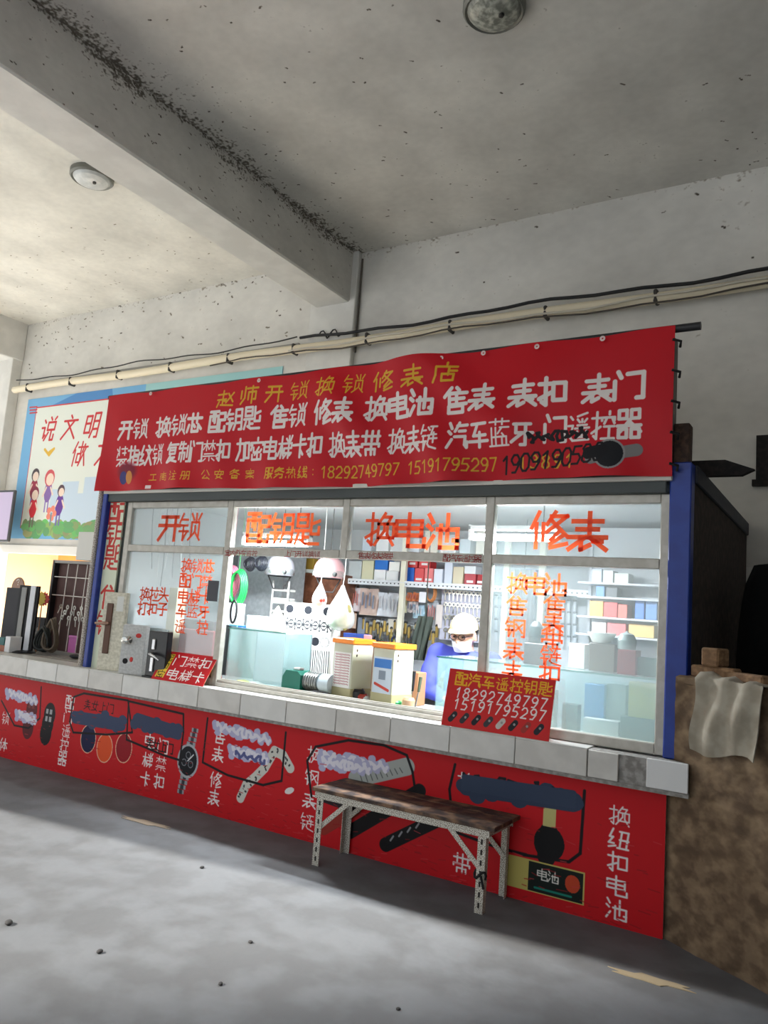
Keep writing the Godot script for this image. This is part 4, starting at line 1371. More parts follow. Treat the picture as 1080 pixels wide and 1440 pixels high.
# ---------------------------------------------------------------- the neighbouring stall
func build_neighbour() -> void:
	var Y := LEDGE + 0.0055
	# lit lamp inside
	var t := thing("tube_lamp", "bright tube lamp inside the neighbouring orange shop", "lamp", Vector3(-9.4, 2.3, -3.3))
	var mb := MB.new()
	mb.tube([Vector3(-0.6, 0, 0), Vector3(0.6, 0, 0)], 0.02, 8)
	part("tube", mb, glow(srgb(255, 246, 230), 6.0), t)
	mb = MB.new()
	mb.box(Vector3(0, 0.16, 0), Vector3(1.25, 0.26, 0.05), 0.004)
	part("fitting", mb, col(230, 230, 226), t)
	var al := AreaLight3D.new()
	al.name = "tube_light"
	al.area_size = Vector2(1.2, 0.06)
	al.light_energy = 34.0
	al.light_color = srgb(255, 244, 226)
	al.shadow_enabled = true
	al.rotation.x = -PI / 2
	al.position = Vector3(0, -0.03, 0)
	t.add_child(al)
	# lit sign box at the picture's edge, fixed to the far pilaster
	var s0 := az(-16, 690, WALL + 0.3)
	var s1 := az(11, 762, WALL + 0.3)
	mb = MB.new()
	mb.span(Vector3(s0.x, s1.y, WALL + 0.26), Vector3(s1.x, s0.y, WALL + 0.3), 0.01)
	mb.span(Vector3(s0.x, s1.y + 0.2, WALL + 0.16), Vector3(s0.x + 0.1, s0.y - 0.2, WALL + 0.26))
	t = thing("light_box", "pale lilac light box sign mounted on the far pilaster", "sign", Vector3.ZERO)
	part("casing", mb, mat(70, 72, 76, 0.5), t)
	mb = MB.new()
	mb.span(Vector3(s0.x + 0.03, s1.y + 0.03, WALL + 0.3), Vector3(s1.x - 0.03, s0.y - 0.03, WALL + 0.304))
	part("lit_face", mb, glow(srgb(176, 164, 188), 0.3), t)
	# white header strip of the opening
	mb = MB.new()
	mb.span(Vector3(-10.75, 1.93, WALL - 0.05), Vector3(-6.2, 2.05, WALL + 0.03), 0.005)
	struct("trim_8", mb, col(226, 224, 218), "white lintel strip over the neighbouring shop opening", "lintel")
	# wall things inside: posters
	for q in [[8, 785, 18, 798, 236, 232, 224, "small white notice on the orange wall"], [46, 800, 66, 826, 238, 238, 236, "white sheet with a car sketch pinned on the orange wall"], [62, 790, 76, 850, 214, 132, 84, "tall tan board leaning on the orange wall"]]:
		var p0 := az(q[0], q[1], -4.66)
		var p1 := az(q[2], q[3], -4.66)
		mb = MB.new()
		mb.span(Vector3(p0.x, p1.y, -4.7), Vector3(p1.x, p0.y, -4.68))
		solo("wall_notice", mb, col(q[4], q[5], q[6]), q[7], "notice")
	# upright display stand on a round black foot
	var p := ay(31, 917, Y)
	var pxm := 6.6 / 1080.0
	t = thing("display_stand", "upright stand of black and white bars on a round black foot", "stand", p, 0.4)
	mb = MB.new()
	mb.lathe([[0.0, 0.022], [0.08, 0.018], [0.12, 0.006], [0.12, 0.0], [0.0, 0.0]], 24)
	part("foot", mb, mat(16, 16, 18, 0.3), t)
	for q in [[-0.05, 0.05, 0.58, 150, 150, 146], [0.04, 0.052, 0.6, 226, 228, 232]]:
		mb = MB.new()
		mb.box(Vector3(q[0], 0.02 + q[2] * 0.5, 0.012), Vector3(q[1], q[2], 0.012), 0.002)
		part("strip", mb, col(q[3], q[4], q[5]), t)
	mb = MB.new()
	mb.box(Vector3(-0.01, 0.32, -0.012), Vector3(0.2, 0.6, 0.03), 0.003)
	part("back_board", mb, mat(18, 18, 20, 0.5), t)
	# round brown sign behind with a white mark
	p = az(26, 826, -0.6)
	t = thing("round_sign", "round brown sign with a white mark behind the display stand", "sign", Vector3(p.x, Y, -0.6))
	mb = MB.new()
	mb.lathe([[0.0, 0.012], [0.1, 0.012], [0.105, 0.0], [0.0, 0.0]], 24, Transform3D(Basis(Vector3.RIGHT, PI / 2), Vector3(0, p.y - Y, 0)))
	part("disc", mb, col(140, 104, 84), t)
	mb = MB.new()
	vinyl(mb, "?", Vector2(0.0, p.y - Y + 0.05), Vector2(0, 0), Vector2(0.06, 0.06), 0.0135, 0.16)
	part("mark", mb, col(236, 230, 222), t)
	mb = MB.new()
	mb.box(Vector3(0, (p.y - Y) * 0.5 - 0.04, -0.008), Vector3(0.03, p.y - Y - 0.06, 0.014), 0.002)
	mb.box(Vector3(0, 0.006, 0), Vector3(0.12, 0.012, 0.1), 0.002)
	part("stem", mb, col(70, 56, 48), t)
	# dark bags
	for q in [[4, 826, 22, 912, -0.3, 0.16, 34, 34, 40, "dark grey upright case beside the display stand"], [45, 868, 62, 893, -0.68, 0.12, 24, 25, 32, "black shoulder bag behind the grey soft toy"]]:
		var o := bx("case", q[0], q[1], q[2], q[3], q[4], q[5], mat(q[6], q[7], q[8], 0.7), q[9], "case", Y)
	# starburst price card on a stick
	p = az(58, 842, -0.42)
	t = thing("price_card", "yellow and red starburst price card on a stick", "card", Vector3(p.x, Y, -0.42))
	for q in [[0.05, 0.0, 206, 44, 34], [0.0, 0.004, 232, 200, 60]]:
		var poly := PackedVector2Array()
		for k in 24:
			var a := TAU * k / 24
			var r := 0.085 if k % 2 == 0 else 0.062
			poly.append(Vector2(q[0] + cos(a) * r, p.y - Y + sin(a) * r * 0.85))
		mb = MB.new()
		mb.slab(poly, 0.003, Transform3D(Basis(), Vector3(0, 0, q[1])))
		part("burst", mb, col(q[2], q[3], q[4]), t)
	mb = MB.new()
	mb.tube([Vector3(0.02, 0, 0), Vector3(0.02, p.y - Y, 0)], 0.006, 6)
	part("stick", mb, col(210, 150, 110), t)
	# wire display rack
	var r0 := az(80, 788, -0.55)
	var r1 := az(124, 925, -0.55)
	var rw := r1.x - r0.x
	var rh := r0.y - Y
	t = thing("wire_rack", "dark framed display rack with white wires beside the blue corner post", "rack", Vector3(r0.x, Y, -0.55))
	for x in [0.0, rw]:
		mb = MB.new()
		mb.box(Vector3(x, rh * 0.5, 0), Vector3(0.035, rh, 0.06), 0.004)
		part("upright", mb, mat(26, 24, 26, 0.5), t)
	for y in [rh, 0.02]:
		mb = MB.new()
		mb.box(Vector3(rw * 0.5, y - 0.012, 0), Vector3(rw + 0.035, 0.03, 0.06), 0.004)
		part("crossbar", mb, mat(150, 146, 140, 0.5), t)
	mb = MB.new()
	mb.box(Vector3(rw * 0.5, rh * 0.5, -0.03), Vector3(rw, rh - 0.04, 0.008))
	part("back_panel", mb, mat(88, 62, 58, 0.7), t)
	for i in 3:
		mb = MB.new()
		mb.tube([Vector3(rw * (0.28 + i * 0.22), 0.03, 0.01), Vector3(rw * (0.32 + i * 0.22), rh - 0.03, 0.01)], 0.006, 6)
		part("wire", mb, mat(206, 200, 192, 0.3, 0.4), t)
	for i in 2:
		mb = MB.new()
		mb.tube([Vector3(0.02, rh * (0.62 + 0.2 * i), 0.014), Vector3(rw - 0.02, rh * (0.62 + 0.2 * i), 0.014)], 0.006, 6)
		part("wire", mb, mat(206, 200, 192, 0.3, 0.4), t)
	# bunch of keys hung on the rack
	for i in 12:
		var kb := thing("hung_key", "small steel key in the bunch hung on the wire rack", "key", r0 + Vector3(rw * (0.3 + 0.05 * i), -0.42 - 0.05 * ((i * 5) % 3), 0.022), 0.0, "keys on the wire rack")
		key_blank(kb, mat(170, 168, 160, 0.3, 0.8), 0.075)
		kb.rotation.z = -0.5 + 0.09 * i
	# white junction box over the rack
	var jb := bx("control_box", 109, 748, 137, 776, -0.5, 0.2, mat(210, 208, 200, 0.5), "white plastic box on top of the wire rack", "box", r0.y + 0.01)
	# soft toy and cloth
	p = ay(53, 914, Y)
	t = thing("soft_toy", "grey soft toy sitting on the counter beside the display stand", "toy", p, 0.2)
	mb = MB.new()
	mb.ball(Vector3(0, 0.06, 0), Vector3(0.08, 0.062, 0.07), 14)
	part("body", mb, mat(128, 126, 122, 0.95), t)
	mb = MB.new()
	mb.ball(Vector3(0.0, 0.14, 0.01), Vector3(0.055, 0.05, 0.05), 14)
	part("head", mb, mat(150, 148, 144, 0.95), t)
	for s in [-1, 1]:
		mb = MB.new()
		mb.ball(Vector3(0.035 * s, 0.19, 0), Vector3(0.016, 0.03, 0.012), 8)
		part("ear", mb, mat(206, 204, 200, 0.95), t)
	p = ay(72, 912, Y)
	mb = MB.new()
	mb.ball(Vector3(0, 0.045, 0), Vector3(0.075, 0.05, 0.06), 12)
	mb.ball(Vector3(0.03, 0.08, -0.01), Vector3(0.05, 0.035, 0.04), 10)
	var cl := solo("crumpled_cloth", mb, mat(214, 214, 212, 0.95), "crumpled white cloth between the toy and the pink box", "cloth")
	cl.position = p
	# pink box, bottle, wooden slat, pouch, boxes
	p = ay(104, 921, Y)
	t = thing("pink_tin", "bright pink tin box on the counter by the wire rack", "box", p, 0.3)
	mb = MB.new()
	mb.box(Vector3(0, 0.085, 0), Vector3(0.1, 0.17, 0.08), 0.004)
	part("tin_body", mb, col(216, 118, 190), t)
	mb = MB.new()
	mb.box(Vector3(0, 0.172, 0), Vector3(0.106, 0.022, 0.086), 0.004)
	part("lid", mb, col(228, 140, 204), t)
	p = ay(91, 917, Y)
	t = thing("squeeze_bottle", "clear squeeze bottle with white nozzle beside the pink tin", "bottle", p)
	mb = MB.new()
	mb.lathe([[0.0, 0.0], [0.04, 0.0], [0.042, 0.01], [0.042, 0.1], [0.03, 0.13], [0.014, 0.14]], 16)
	part("bottle_body", mb, mat(222, 222, 196, 0.3), t)
	mb = MB.new()
	mb.lathe([[0.016, 0.138], [0.016, 0.155], [0.006, 0.2], [0.0, 0.205]], 12)
	part("nozzle", mb, col(236, 236, 232), t)
	p = ay(84, 914, Y)
	mb = MB.new()
	mb.box(Vector3.ZERO, Vector3(0.035, 0.3, 0.012), 0.002, Transform3D(Basis(Vector3.BACK, -0.13), Vector3(0.02, 0.15, 0)))
	var sl := solo("wooden_slat", mb, col(176, 132, 70), "yellowish wooden slat propped upright behind the bottle", "slat")
	sl.position = p
	p = ay(106, 926, Y)
	mb = MB.new()
	mb.ball(Vector3(0, 0.018, 0), Vector3(0.07, 0.02, 0.045), 12)
	var pu := solo("pouch", mb, mat(20, 20, 24, 0.6), "flat black pouch lying before the pink tin", "pouch")
	pu.position = p
	for q in [[-4, 907, 6, 913, 160, 96, 70, "flat brown box at the stand's foot"], [-4, 896, 6, 907, 26, 92, 90, "teal box lying on the flat brown box"], [7, 895, 14, 911, 222, 222, 222, "small white carton beside the teal box"]]:
		bx("carton", q[0], q[1], q[2], q[3], -0.12, 0.12, col(q[4], q[5], q[6]), q[7], "carton", Y if q[1] != 896 else null)
	# flowery plant scraps and tangle on the counter behind
	for q in [[66, 880, 0.09, 46, 50, 48, "dark coiled webbing behind the crumpled cloth"], [78, 868, 0.08, 96, 84, 70, "brown coiled strap hanging over the slat"]]:
		p = az(q[0], q[1], -0.36)
		mb = MB.new()
		for k in 3:
			var pts := []
			for i in 18:
				var a := TAU * i / 18
				pts.append(Vector3(cos(a) * q[2] * (0.8 + 0.1 * k), (p.y - Y) * 0.5 + sin(a) * (p.y - Y) * 0.5 * (0.9 - 0.05 * k), 0.02 * k + 0.02 * sin(a * 2.0)))
			mb.tube(pts, 0.012, 6, false, true)
		var o := solo("coiled_strap", mb, mat(q[3], q[4], q[5], 0.8), q[6], "strap")
		o.position = Vector3(p.x, Y + 0.012, -0.36)

func key_blank(t: Node3D, m: Material, size: float) -> void:
	var mb := MB.new()
	mb.lathe([[0.12 * size, -0.01 * size], [0.3 * size, -0.01 * size], [0.3 * size, 0.01 * size], [0.12 * size, 0.01 * size], [0.12 * size, -0.01 * size]], 10, Transform3D(Basis(Vector3.RIGHT, PI / 2), Vector3(0, -0.3 * size, 0)))
	part("bow", mb, m, t)
	mb = MB.new()
	mb.box(Vector3(0, -0.95 * size, 0), Vector3(0.15 * size, 0.75 * size, 0.02 * size))
	part("blade", mb, m, t)

# ---------------------------------------------------------------- the shop room
func build_shop_room() -> void:
	var pale := mat(206, 212, 214, 0.7)
	var mb := MB.new()
	mb.span(Vector3(-5.34, 0, WALL), Vector3(-5.26, 2.3, -0.1))
	struct("wall_shop_left", mb, pale, "pale painted side wall inside the kiosk", "wall")
	mb = MB.new()
	mb.span(Vector3(-5.26, 0, -2.34), Vector3(-0.775, 2.3, -2.28))
	struct("wall_shop_back", mb, pale, "pale board wall at the back of the kiosk", "wall")
	mb = MB.new()
	mb.span(Vector3(-5.34, 2.3, WALL), Vector3(-0.775, 2.36, -0.1))
	struct("ceiling_shop", mb, mat(214, 218, 218, 0.7), "white board ceiling of the kiosk", "ceiling")
	mb = MB.new()
	mb.span(Vector3(-5.26, 0, -2.28), Vector3(-0.775, 0.06, -0.16))
	struct("floor_shop", mb, mat(128, 120, 110, 0.7), "grey board floor of the kiosk", "floor")
	# two lamps close behind the glass
	for q in [[388, 764, -0.3, 0.3, "bright tube lamp behind the three-character pane above the hatch", 3.6], [722, 756, -0.38, 0.28, "bright tube lamp behind the two-character window beside the blue post", 8.0]]:
		var p := az(q[0], q[1], q[2])
		var t := thing("shop_lamp", q[4], "lamp", p)
		mb = MB.new()
		mb.tube([Vector3(-q[3], 0, 0), Vector3(q[3], 0, 0)], 0.022, 10)
		part("tube", mb, glow(srgb(244, 250, 255), 60.0), t)
		mb = MB.new()
		mb.box(Vector3(0, 0.06, 0), Vector3(q[3] * 2.0 + 0.06, 0.03, 0.05), 0.004)
		for s in [-1.0, 1.0]:
			mb.box(Vector3(q[3] * s + 0.02 * s, 0.03, 0), Vector3(0.02, 0.1, 0.05), 0.004)
		part("batten", mb, mat(226, 228, 228, 0.5), t)
		mb = MB.new()
		for s in [-1.0, 1.0]:
			mb.tube([Vector3(q[3] * 0.7 * s, 0.07, 0), Vector3(q[3] * 0.7 * s, 2.3 - p.y, 0)], 0.005, 5)
		part("hanger", mb, mat(120, 120, 120, 0.4, 0.6), t)
		var al := AreaLight3D.new()
		al.name = "shop_light"
		al.area_size = Vector2(q[3] * 2.0, 0.06)
		al.light_energy = q[5]
		al.light_color = srgb(240, 248, 255)
		al.shadow_enabled = true
		al.rotation.x = -PI / 2
		al.position = Vector3(0, -0.03, 0)
		t.add_child(al)
	# inner counter under the window
	mb = MB.new()
	mb.span(Vector3(-5.2, 0.83, -0.8), Vector3(-0.8, 0.86, -0.16), 0.003)
	var t2 := thing("inner_counter", "pale work counter inside the kiosk under the windows", "counter")
	part("counter_top", mb, mat(186, 190, 186, 0.4), t2)
	for x in [-5.1, -3.0, -0.9]:
		mb = MB.new()
		mb.span(Vector3(x - 0.03, 0.06, -0.7), Vector3(x + 0.03, 0.83, -0.2), 0.003)
		part("support", mb, mat(150, 140, 126, 0.6), t2)

# ---------------------------------------------------------------- shelves and what hangs on them
func build_shop_shelves() -> void:
	var zb := -1.95
	var xl := az(480, 850, -1.6).x + 0.02
	var xr := -0.9
	var Ys := az(580, 817, -1.66).y          # top of the shelf
	var white := mat(222, 226, 228, 0.5)
	var t := thing("pegboard_unit", "white pegboard shelf unit along the back of the kiosk", "shelving", Vector3(xl, 0.06, zb))
	var W := xr - xl
	var mb := MB.new()
	mb.box(Vector3(W * 0.5, 1.1, -0.02), Vector3(W, 2.2, 0.03), 0.002)
	part("back_panel", mb, mottled("peg", srgb(176, 182, 188), srgb(200, 205, 210), 6.0, 0.6, 0.08), t)
	mb = MB.new()
	mb.box(Vector3(W * 0.5, Ys - 0.06 - 0.02, 0.16), Vector3(W, 0.012, 0.3), 0.002)
	mb.box(Vector3(W * 0.5, Ys - 0.06 - 0.03, 0.3), Vector3(W, 0.05, 0.012), 0.002)
	var sh := part("shelf", mb, white, t)
	var dots := MB.new()
	for i in int(W / 0.04):                                    # punched holes on the shelf lip
		dots.box(Vector3(0.02 + i * 0.04, Ys - 0.06 - 0.03, 0.3065), Vector3(0.012, 0.014, 0.001))
	var dd := part("punched_holes", dots, mat(60, 64, 68, 0.8), sh)
	dd.set_meta("kind", "stuff")
	for px in [567, 712, 762]:
		var p := az(px, 820, -1.66)
		mb = MB.new()
		mb.box(Vector3(p.x - xl, 1.05, 0.29), Vector3(0.05, 2.1, 0.04), 0.003)
		part("upright", mb, mat(232, 228, 206, 0.5), t)
	mb = MB.new()
	mb.box(Vector3(W * 0.5, 0.78, 0.13), Vector3(W, 0.03, 0.3), 0.003)
	part("lower_shelf", mb, white, t)
	# cartons on the shelf: photo rectangle, depth, colour, label
	var base := Ys - 0.014
	for q in [[490, 789, 508, 810, 200, 206, 206, "silver foil packet at the shelf end"], [509, 788, 525, 811, 214, 210, 176, "yellowish clear packet beside the silver packet"], [526, 801, 542, 812, 236, 236, 234, "white carton under the blue carton"], [527, 787, 545, 801, 30, 110, 196, "blue carton with a pale spot on a white carton"], [543, 803, 560, 813, 228, 230, 228, "grey lettered white carton beside the shelf upright"], [547, 790, 562, 803, 238, 238, 232, "tilted white carton near the shelf upright"], [571, 798, 582, 814, 28, 96, 190, "small blue carton beside the shelf upright"], [573, 788, 587, 798, 206, 52, 52, "red carton with white band on the small blue carton"], [583, 799, 596, 814, 214, 70, 72, "red and white carton in the lower row of red cartons"], [589, 789, 605, 799, 204, 44, 46, "upper red carton with white band beside dark bottles"], [597, 799, 609, 815, 226, 120, 120, "pale red carton at the end of the red row"], [610, 800, 622, 817, 220, 226, 236, "bluish white carton beside the red row"], [625, 791, 636, 817, 210, 218, 230, "tall bluish white carton"], [637, 797, 651, 818, 216, 206, 176, "cream carton between white cartons"], [653, 807, 669, 819, 178, 62, 70, "crimson carton under the white carton"], [653, 796, 669, 807, 232, 236, 238, "white carton on the crimson carton"], [671, 808, 681, 820, 164, 34, 40, "dark red carton at the hatch edge"], [738, 800, 752, 822, 90, 110, 190, "blue packet on the shelf behind the red column lettering"]]:
		var lifted: bool = q[1] in [787, 790, 788, 789, 796] and q[3] < 808
		var o := bx("carton", q[0], q[1], q[2], q[3], -1.72, 0.12, mat(q[4], q[5], q[6], 0.45), q[7], "carton", null if lifted else base, "cartons on the pegboard shelf")
		if q[3] - q[1] > 9 and q[4] > q[5] + 60:
			mb = MB.new()
			mb.box(Vector3(0, 0.035, 0.001), Vector3(0.06, 0.02, 0.001))
			part("print_band", mb, mat(236, 232, 230, 0.5), o)
	# packets hanging below the shelf
	var i := 0
	for q in [[494, 826, 506, 860, 224, 214, 216, "pale pink"], [508, 827, 530, 866, 214, 190, 178, "pinkish striped"], [533, 833, 558, 868, 230, 234, 240, "wide white"], [561, 836, 571, 862, 216, 212, 176, "narrow cream"], [572, 833, 589, 846, 232, 140, 96, "orange topped"], [573, 846, 588, 862, 226, 214, 212, "small white"], [581, 850, 596, 870, 176, 206, 222, "light blue"], [527, 872, 545, 892, 226, 230, 232, "speckled white"], [602, 846, 614, 880, 170, 176, 182, "grey clear"], [560, 878, 582, 902, 214, 220, 216, "long clear"]]:
		var p0 := az(q[0], q[1], -1.78)
		var p1 := az(q[2], q[3], -1.78)
		var wd: float = p1.x - p0.x
		var hg: float = p0.y - p1.y
		var o := thing("hanging_packet", "%s packet hanging on the pegboard" % q[7], "packet", Vector3((p0.x + p1.x) * 0.5, p0.y, -1.78), 0.0, "packets on the pegboard")
		mb = MB.new()
		var rows := []
		for a in 7:
			var line := []
			for b in 6:
				line.append(Vector3((b / 5.0 - 0.5) * wd, -hg * a / 6.0, 0.012 * sin(b * 1.7 + a + i)))
			rows.append(line)
		mb.sheet(rows, 0.012)
		part("film", mb, mat(q[4], q[5], q[6], 0.25), o)
		mb = MB.new()
		mb.tube([Vector3(0, -0.01, 0.01), Vector3(0, 0.02, 0.0), Vector3(0, 0.02, -0.15)], 0.004, 5)
		part("hook", mb, mat(190, 190, 188, 0.3, 0.8), o)
		mb = MB.new()
		for k in 4:
			mb.box(Vector3((k / 3.0 - 0.5) * wd * 0.6, -hg * (0.4 + 0.1 * (k % 2)), 0.022), Vector3(wd * 0.08, hg * 0.5, 0.004), 0.001)
		part("contents", mb, [mat(200, 120, 110, 0.5), mat(120, 130, 150, 0.4), mat(206, 206, 210, 0.3, 0.4), mat(120, 110, 80, 0.5)][i % 4], o)
		i += 1
	# orange coil of cord
	var pc := az(607, 834, -1.74)
	mb = MB.new()
	for k in 3:
		var pts := []
		for a in 16:
			pts.append(Vector3(cos(TAU * a / 16) * (0.045 - 0.004 * k), sin(TAU * a / 16) * (0.075 - 0.005 * k), 0.012 * k))
		mb.tube(pts, 0.007, 6, false, true)
	var oc := solo("cord_coil", mb, mat(206, 132, 74, 0.6), "small orange coil of cord hanging from the shelf", "coil")
	oc.position = pc
	# rows of key blanks on a lilac card panel
	var kp0 := az(622, 824, -1.86)
	var kp1 := az(682, 905, -1.86)
	mb = MB.new()
	mb.span(Vector3(kp0.x - xl, kp1.y - 0.06, 0.05), Vector3(kp1.x - xl, kp0.y - 0.06, 0.09), 0.002)
	part("card_panel", mb, mat(214, 214, 230, 0.6), t).set_meta("label", "pale lilac card panel carrying rows of keys")
	var proto: Node3D
	for row in 4:
		for k in 10:
			var p := az(627 + k * 5.6, 828 + row * 18 + k * 0.4, -1.84)
			if proto == null:
				proto = thing("key_blank", "small silver key hanging in rows on the lilac card panel", "key", p, 0.0, "keys on the lilac panel")
				key_blank(proto, mat(196, 194, 186, 0.25, 0.85), 0.075)
			else:
				copy_of(proto, p)
	# brass and steel blanks in bundles lower down
	var brass: Node3D
	for k in 22:
		var p := az(512 + k * 4.9, 868 + (k % 3) * 5 + k * 0.5, -1.7)
		if brass == null:
			brass = thing("lock_cylinder", "brass lock cylinder strung on the pegboard under the packets", "lock cylinder", p, 0.0, "brass cylinders on the pegboard")
			mb = MB.new()
			mb.box(Vector3(0, -0.06, 0), Vector3(0.026, 0.1, 0.02), 0.005)
			part("barrel", mb, mat(176, 150, 86, 0.35, 0.7), brass)
			mb = MB.new()
			mb.lathe([[0.0, 0.01], [0.016, 0.008], [0.016, -0.008], [0.0, -0.01]], 10, Transform3D(Basis(Vector3.RIGHT, PI / 2), Vector3(0, -0.01, 0)))
			part("cap", mb, mat(40, 38, 36, 0.5), brass)
		else:
			copy_of(brass, p, 0.3 * (k % 4))
	# silver keys further along behind the side window
	var far: Node3D
	for row in 4:
		for k in 14:
			if k in [3, 4, 5]:
				continue
			var p := az(698 + k * 8.5, 836 + row * 17 + k * 0.6, -1.9)
			if far == null:
				far = thing("watch_strap", "pale watch strap in the rows hung behind the side window", "strap", p, 0.0, "straps behind the side window")
				mb = MB.new()
				mb.box(Vector3(0, -0.045, 0), Vector3(0.026, 0.09, 0.008), 0.003)
				part("band", mb, mat(196, 204, 214, 0.35, 0.2), far)
				mb = MB.new()
				mb.box(Vector3(0, -0.005, 0.002), Vector3(0.032, 0.014, 0.012), 0.003)
				part("buckle", mb, mat(120, 124, 130, 0.3, 0.7), far)
			else:
				copy_of(far, p)
	# dark clothes rail bundle between the two cream uprights
	var c0 := az(724, 800, -1.5)
	var c1 := az(746, 935, -1.5)
	mb = MB.new()
	var rows := []
	for a in 12:
		var line := []
		for b in 13:
			line.append(Vector3(lerpf(c0.x, c1.x, b / 12.0), lerpf(c0.y, c1.y, a / 11.0), -1.5 + 0.02 * sin(b * 1.9 + a * 0.2)))
		rows.append(line)
	mb.sheet(rows, 0.02)
	mb.tube([Vector3((c0.x + c1.x) * 0.5, c0.y - 0.01, -1.5), Vector3((c0.x + c1.x) * 0.5, 2.299, -1.5)], 0.005, 5)
	solo("hanging_cloth", mb, mat(104, 106, 110, 0.9), "grey folded cloth hanging between the cream uprights", "cloth")
	# shelves by the far end with bright boxes
	var zr := -1.3
	t = thing("end_shelf", "narrow shelf rack at the blue post end of the kiosk", "shelf", Vector3.ZERO)
	var ex0 := az(812, 830, zr).x
	var ex1 := -0.8
	for q in [[830, 818], [830, 838], [830, 866], [830, 891]]:
		var y: float = az(q[0], q[1], zr).y
		mb = MB.new()
		mb.span(Vector3(ex0, y - 0.015, zr - 0.3), Vector3(ex1, y, zr), 0.002)
		part("shelf", mb, mat(196, 200, 204, 0.4), t)
	for x in [ex0 + 0.01, ex1 - 0.03]:
		mb = MB.new()
		mb.span(Vector3(x - 0.012, 0.06, zr - 0.3), Vector3(x + 0.012, 2.2, zr - 0.27), 0.002)
		part("upright", mb, mat(180, 184, 190, 0.4), t)
	mb = MB.new()
	mb.span(Vector3(ex0, 0.06, zr - 0.32), Vector3(ex1, 2.25, zr - 0.3))
	part("back_panel", mb, mat(206, 212, 216, 0.6), t)
	for q in [[832, 800, 846, 818, 196, 206, 220, 818, "bluish packet on the top end shelf"], [848, 802, 862, 818, 226, 228, 228, 818, "white packet on the top end shelf"], [864, 806, 884, 818, 206, 212, 204, 818, "low pale box on the top end shelf"], [838, 824, 850, 838, 70, 130, 190, 838, "blue capped tub on the second end shelf"], [852, 826, 868, 838, 60, 66, 72, 838, "dark box on the second end shelf"], [829, 845, 848, 866, 226, 168, 76, 866, "yellow carton on the third end shelf"], [849, 847, 868, 866, 196, 66, 62, 866, "red carton with white print on the third end shelf"], [869, 850, 882, 866, 206, 96, 80, 866, "small orange red carton on the third end shelf"], [893, 843, 906, 866, 70, 120, 190, 866, "blue carton on the third end shelf"], [908, 846, 924, 866, 96, 140, 196, 866, "pale blue carton by the window jamb"], [832, 874, 852, 891, 222, 216, 216, 891, "white carton on the lowest end shelf"], [854, 876, 880, 891, 206, 110, 110, 891, "pinkish red carton on the lowest end shelf"], [884, 878, 920, 891, 220, 186, 120, 891, "flat tan carton on the lowest end shelf"]]:
		bx("goods_box", q[0], q[1], q[2], q[3], zr - 0.06, 0.14, mat(q[4], q[5], q[6], 0.4), q[8], "box", az(830, q[7], zr).y + 0.001, "boxes on the end shelf")
# ---------------------------------------------------------------- on and behind the inner counter
func tank(called: String, label: String, a: Vector3, b: Vector3) -> Node3D:
	# open-framed glass showcase between two corners (a low near, b high far)
	var t := thing(called, label, "showcase", Vector3(a.x, a.y, a.z))
	var s := b - a
	var g := glass("case_glass", Color(0.72, 0.88, 0.86), 0.2)
	var edge := glass("case_edge", Color(0.2, 0.5, 0.45), 0.75)
	var mb := MB.new()
	mb.span(Vector3(0, 0, -0.006), Vector3(s.x, s.y - 0.008, 0))
	part("front_pane", mb, g, t)
	for x in [0.0, s.x - 0.006]:
		mb = MB.new()
		mb.span(Vector3(x, 0, s.z), Vector3(x + 0.006, s.y - 0.008, -0.006))
		part("side_pane", mb, g, t)
	mb = MB.new()
	mb.span(Vector3(-0.005, s.y - 0.008, s.z), Vector3(s.x + 0.005, s.y, 0.005))
	part("top_pane", mb, g, t)
	mb = MB.new()
	mb.span(Vector3(-0.006, s.y - 0.009, 0.005), Vector3(s.x + 0.006, s.y + 0.001, 0.009))
	part("polished_edge", mb, edge, t)
	mb = MB.new()
	mb.span(Vector3(0, 0, s.z - 0.004), Vector3(s.x, s.y - 0.008, s.z))
	part("back_board", mb, mat(166, 186, 192, 0.4), t)
	return t

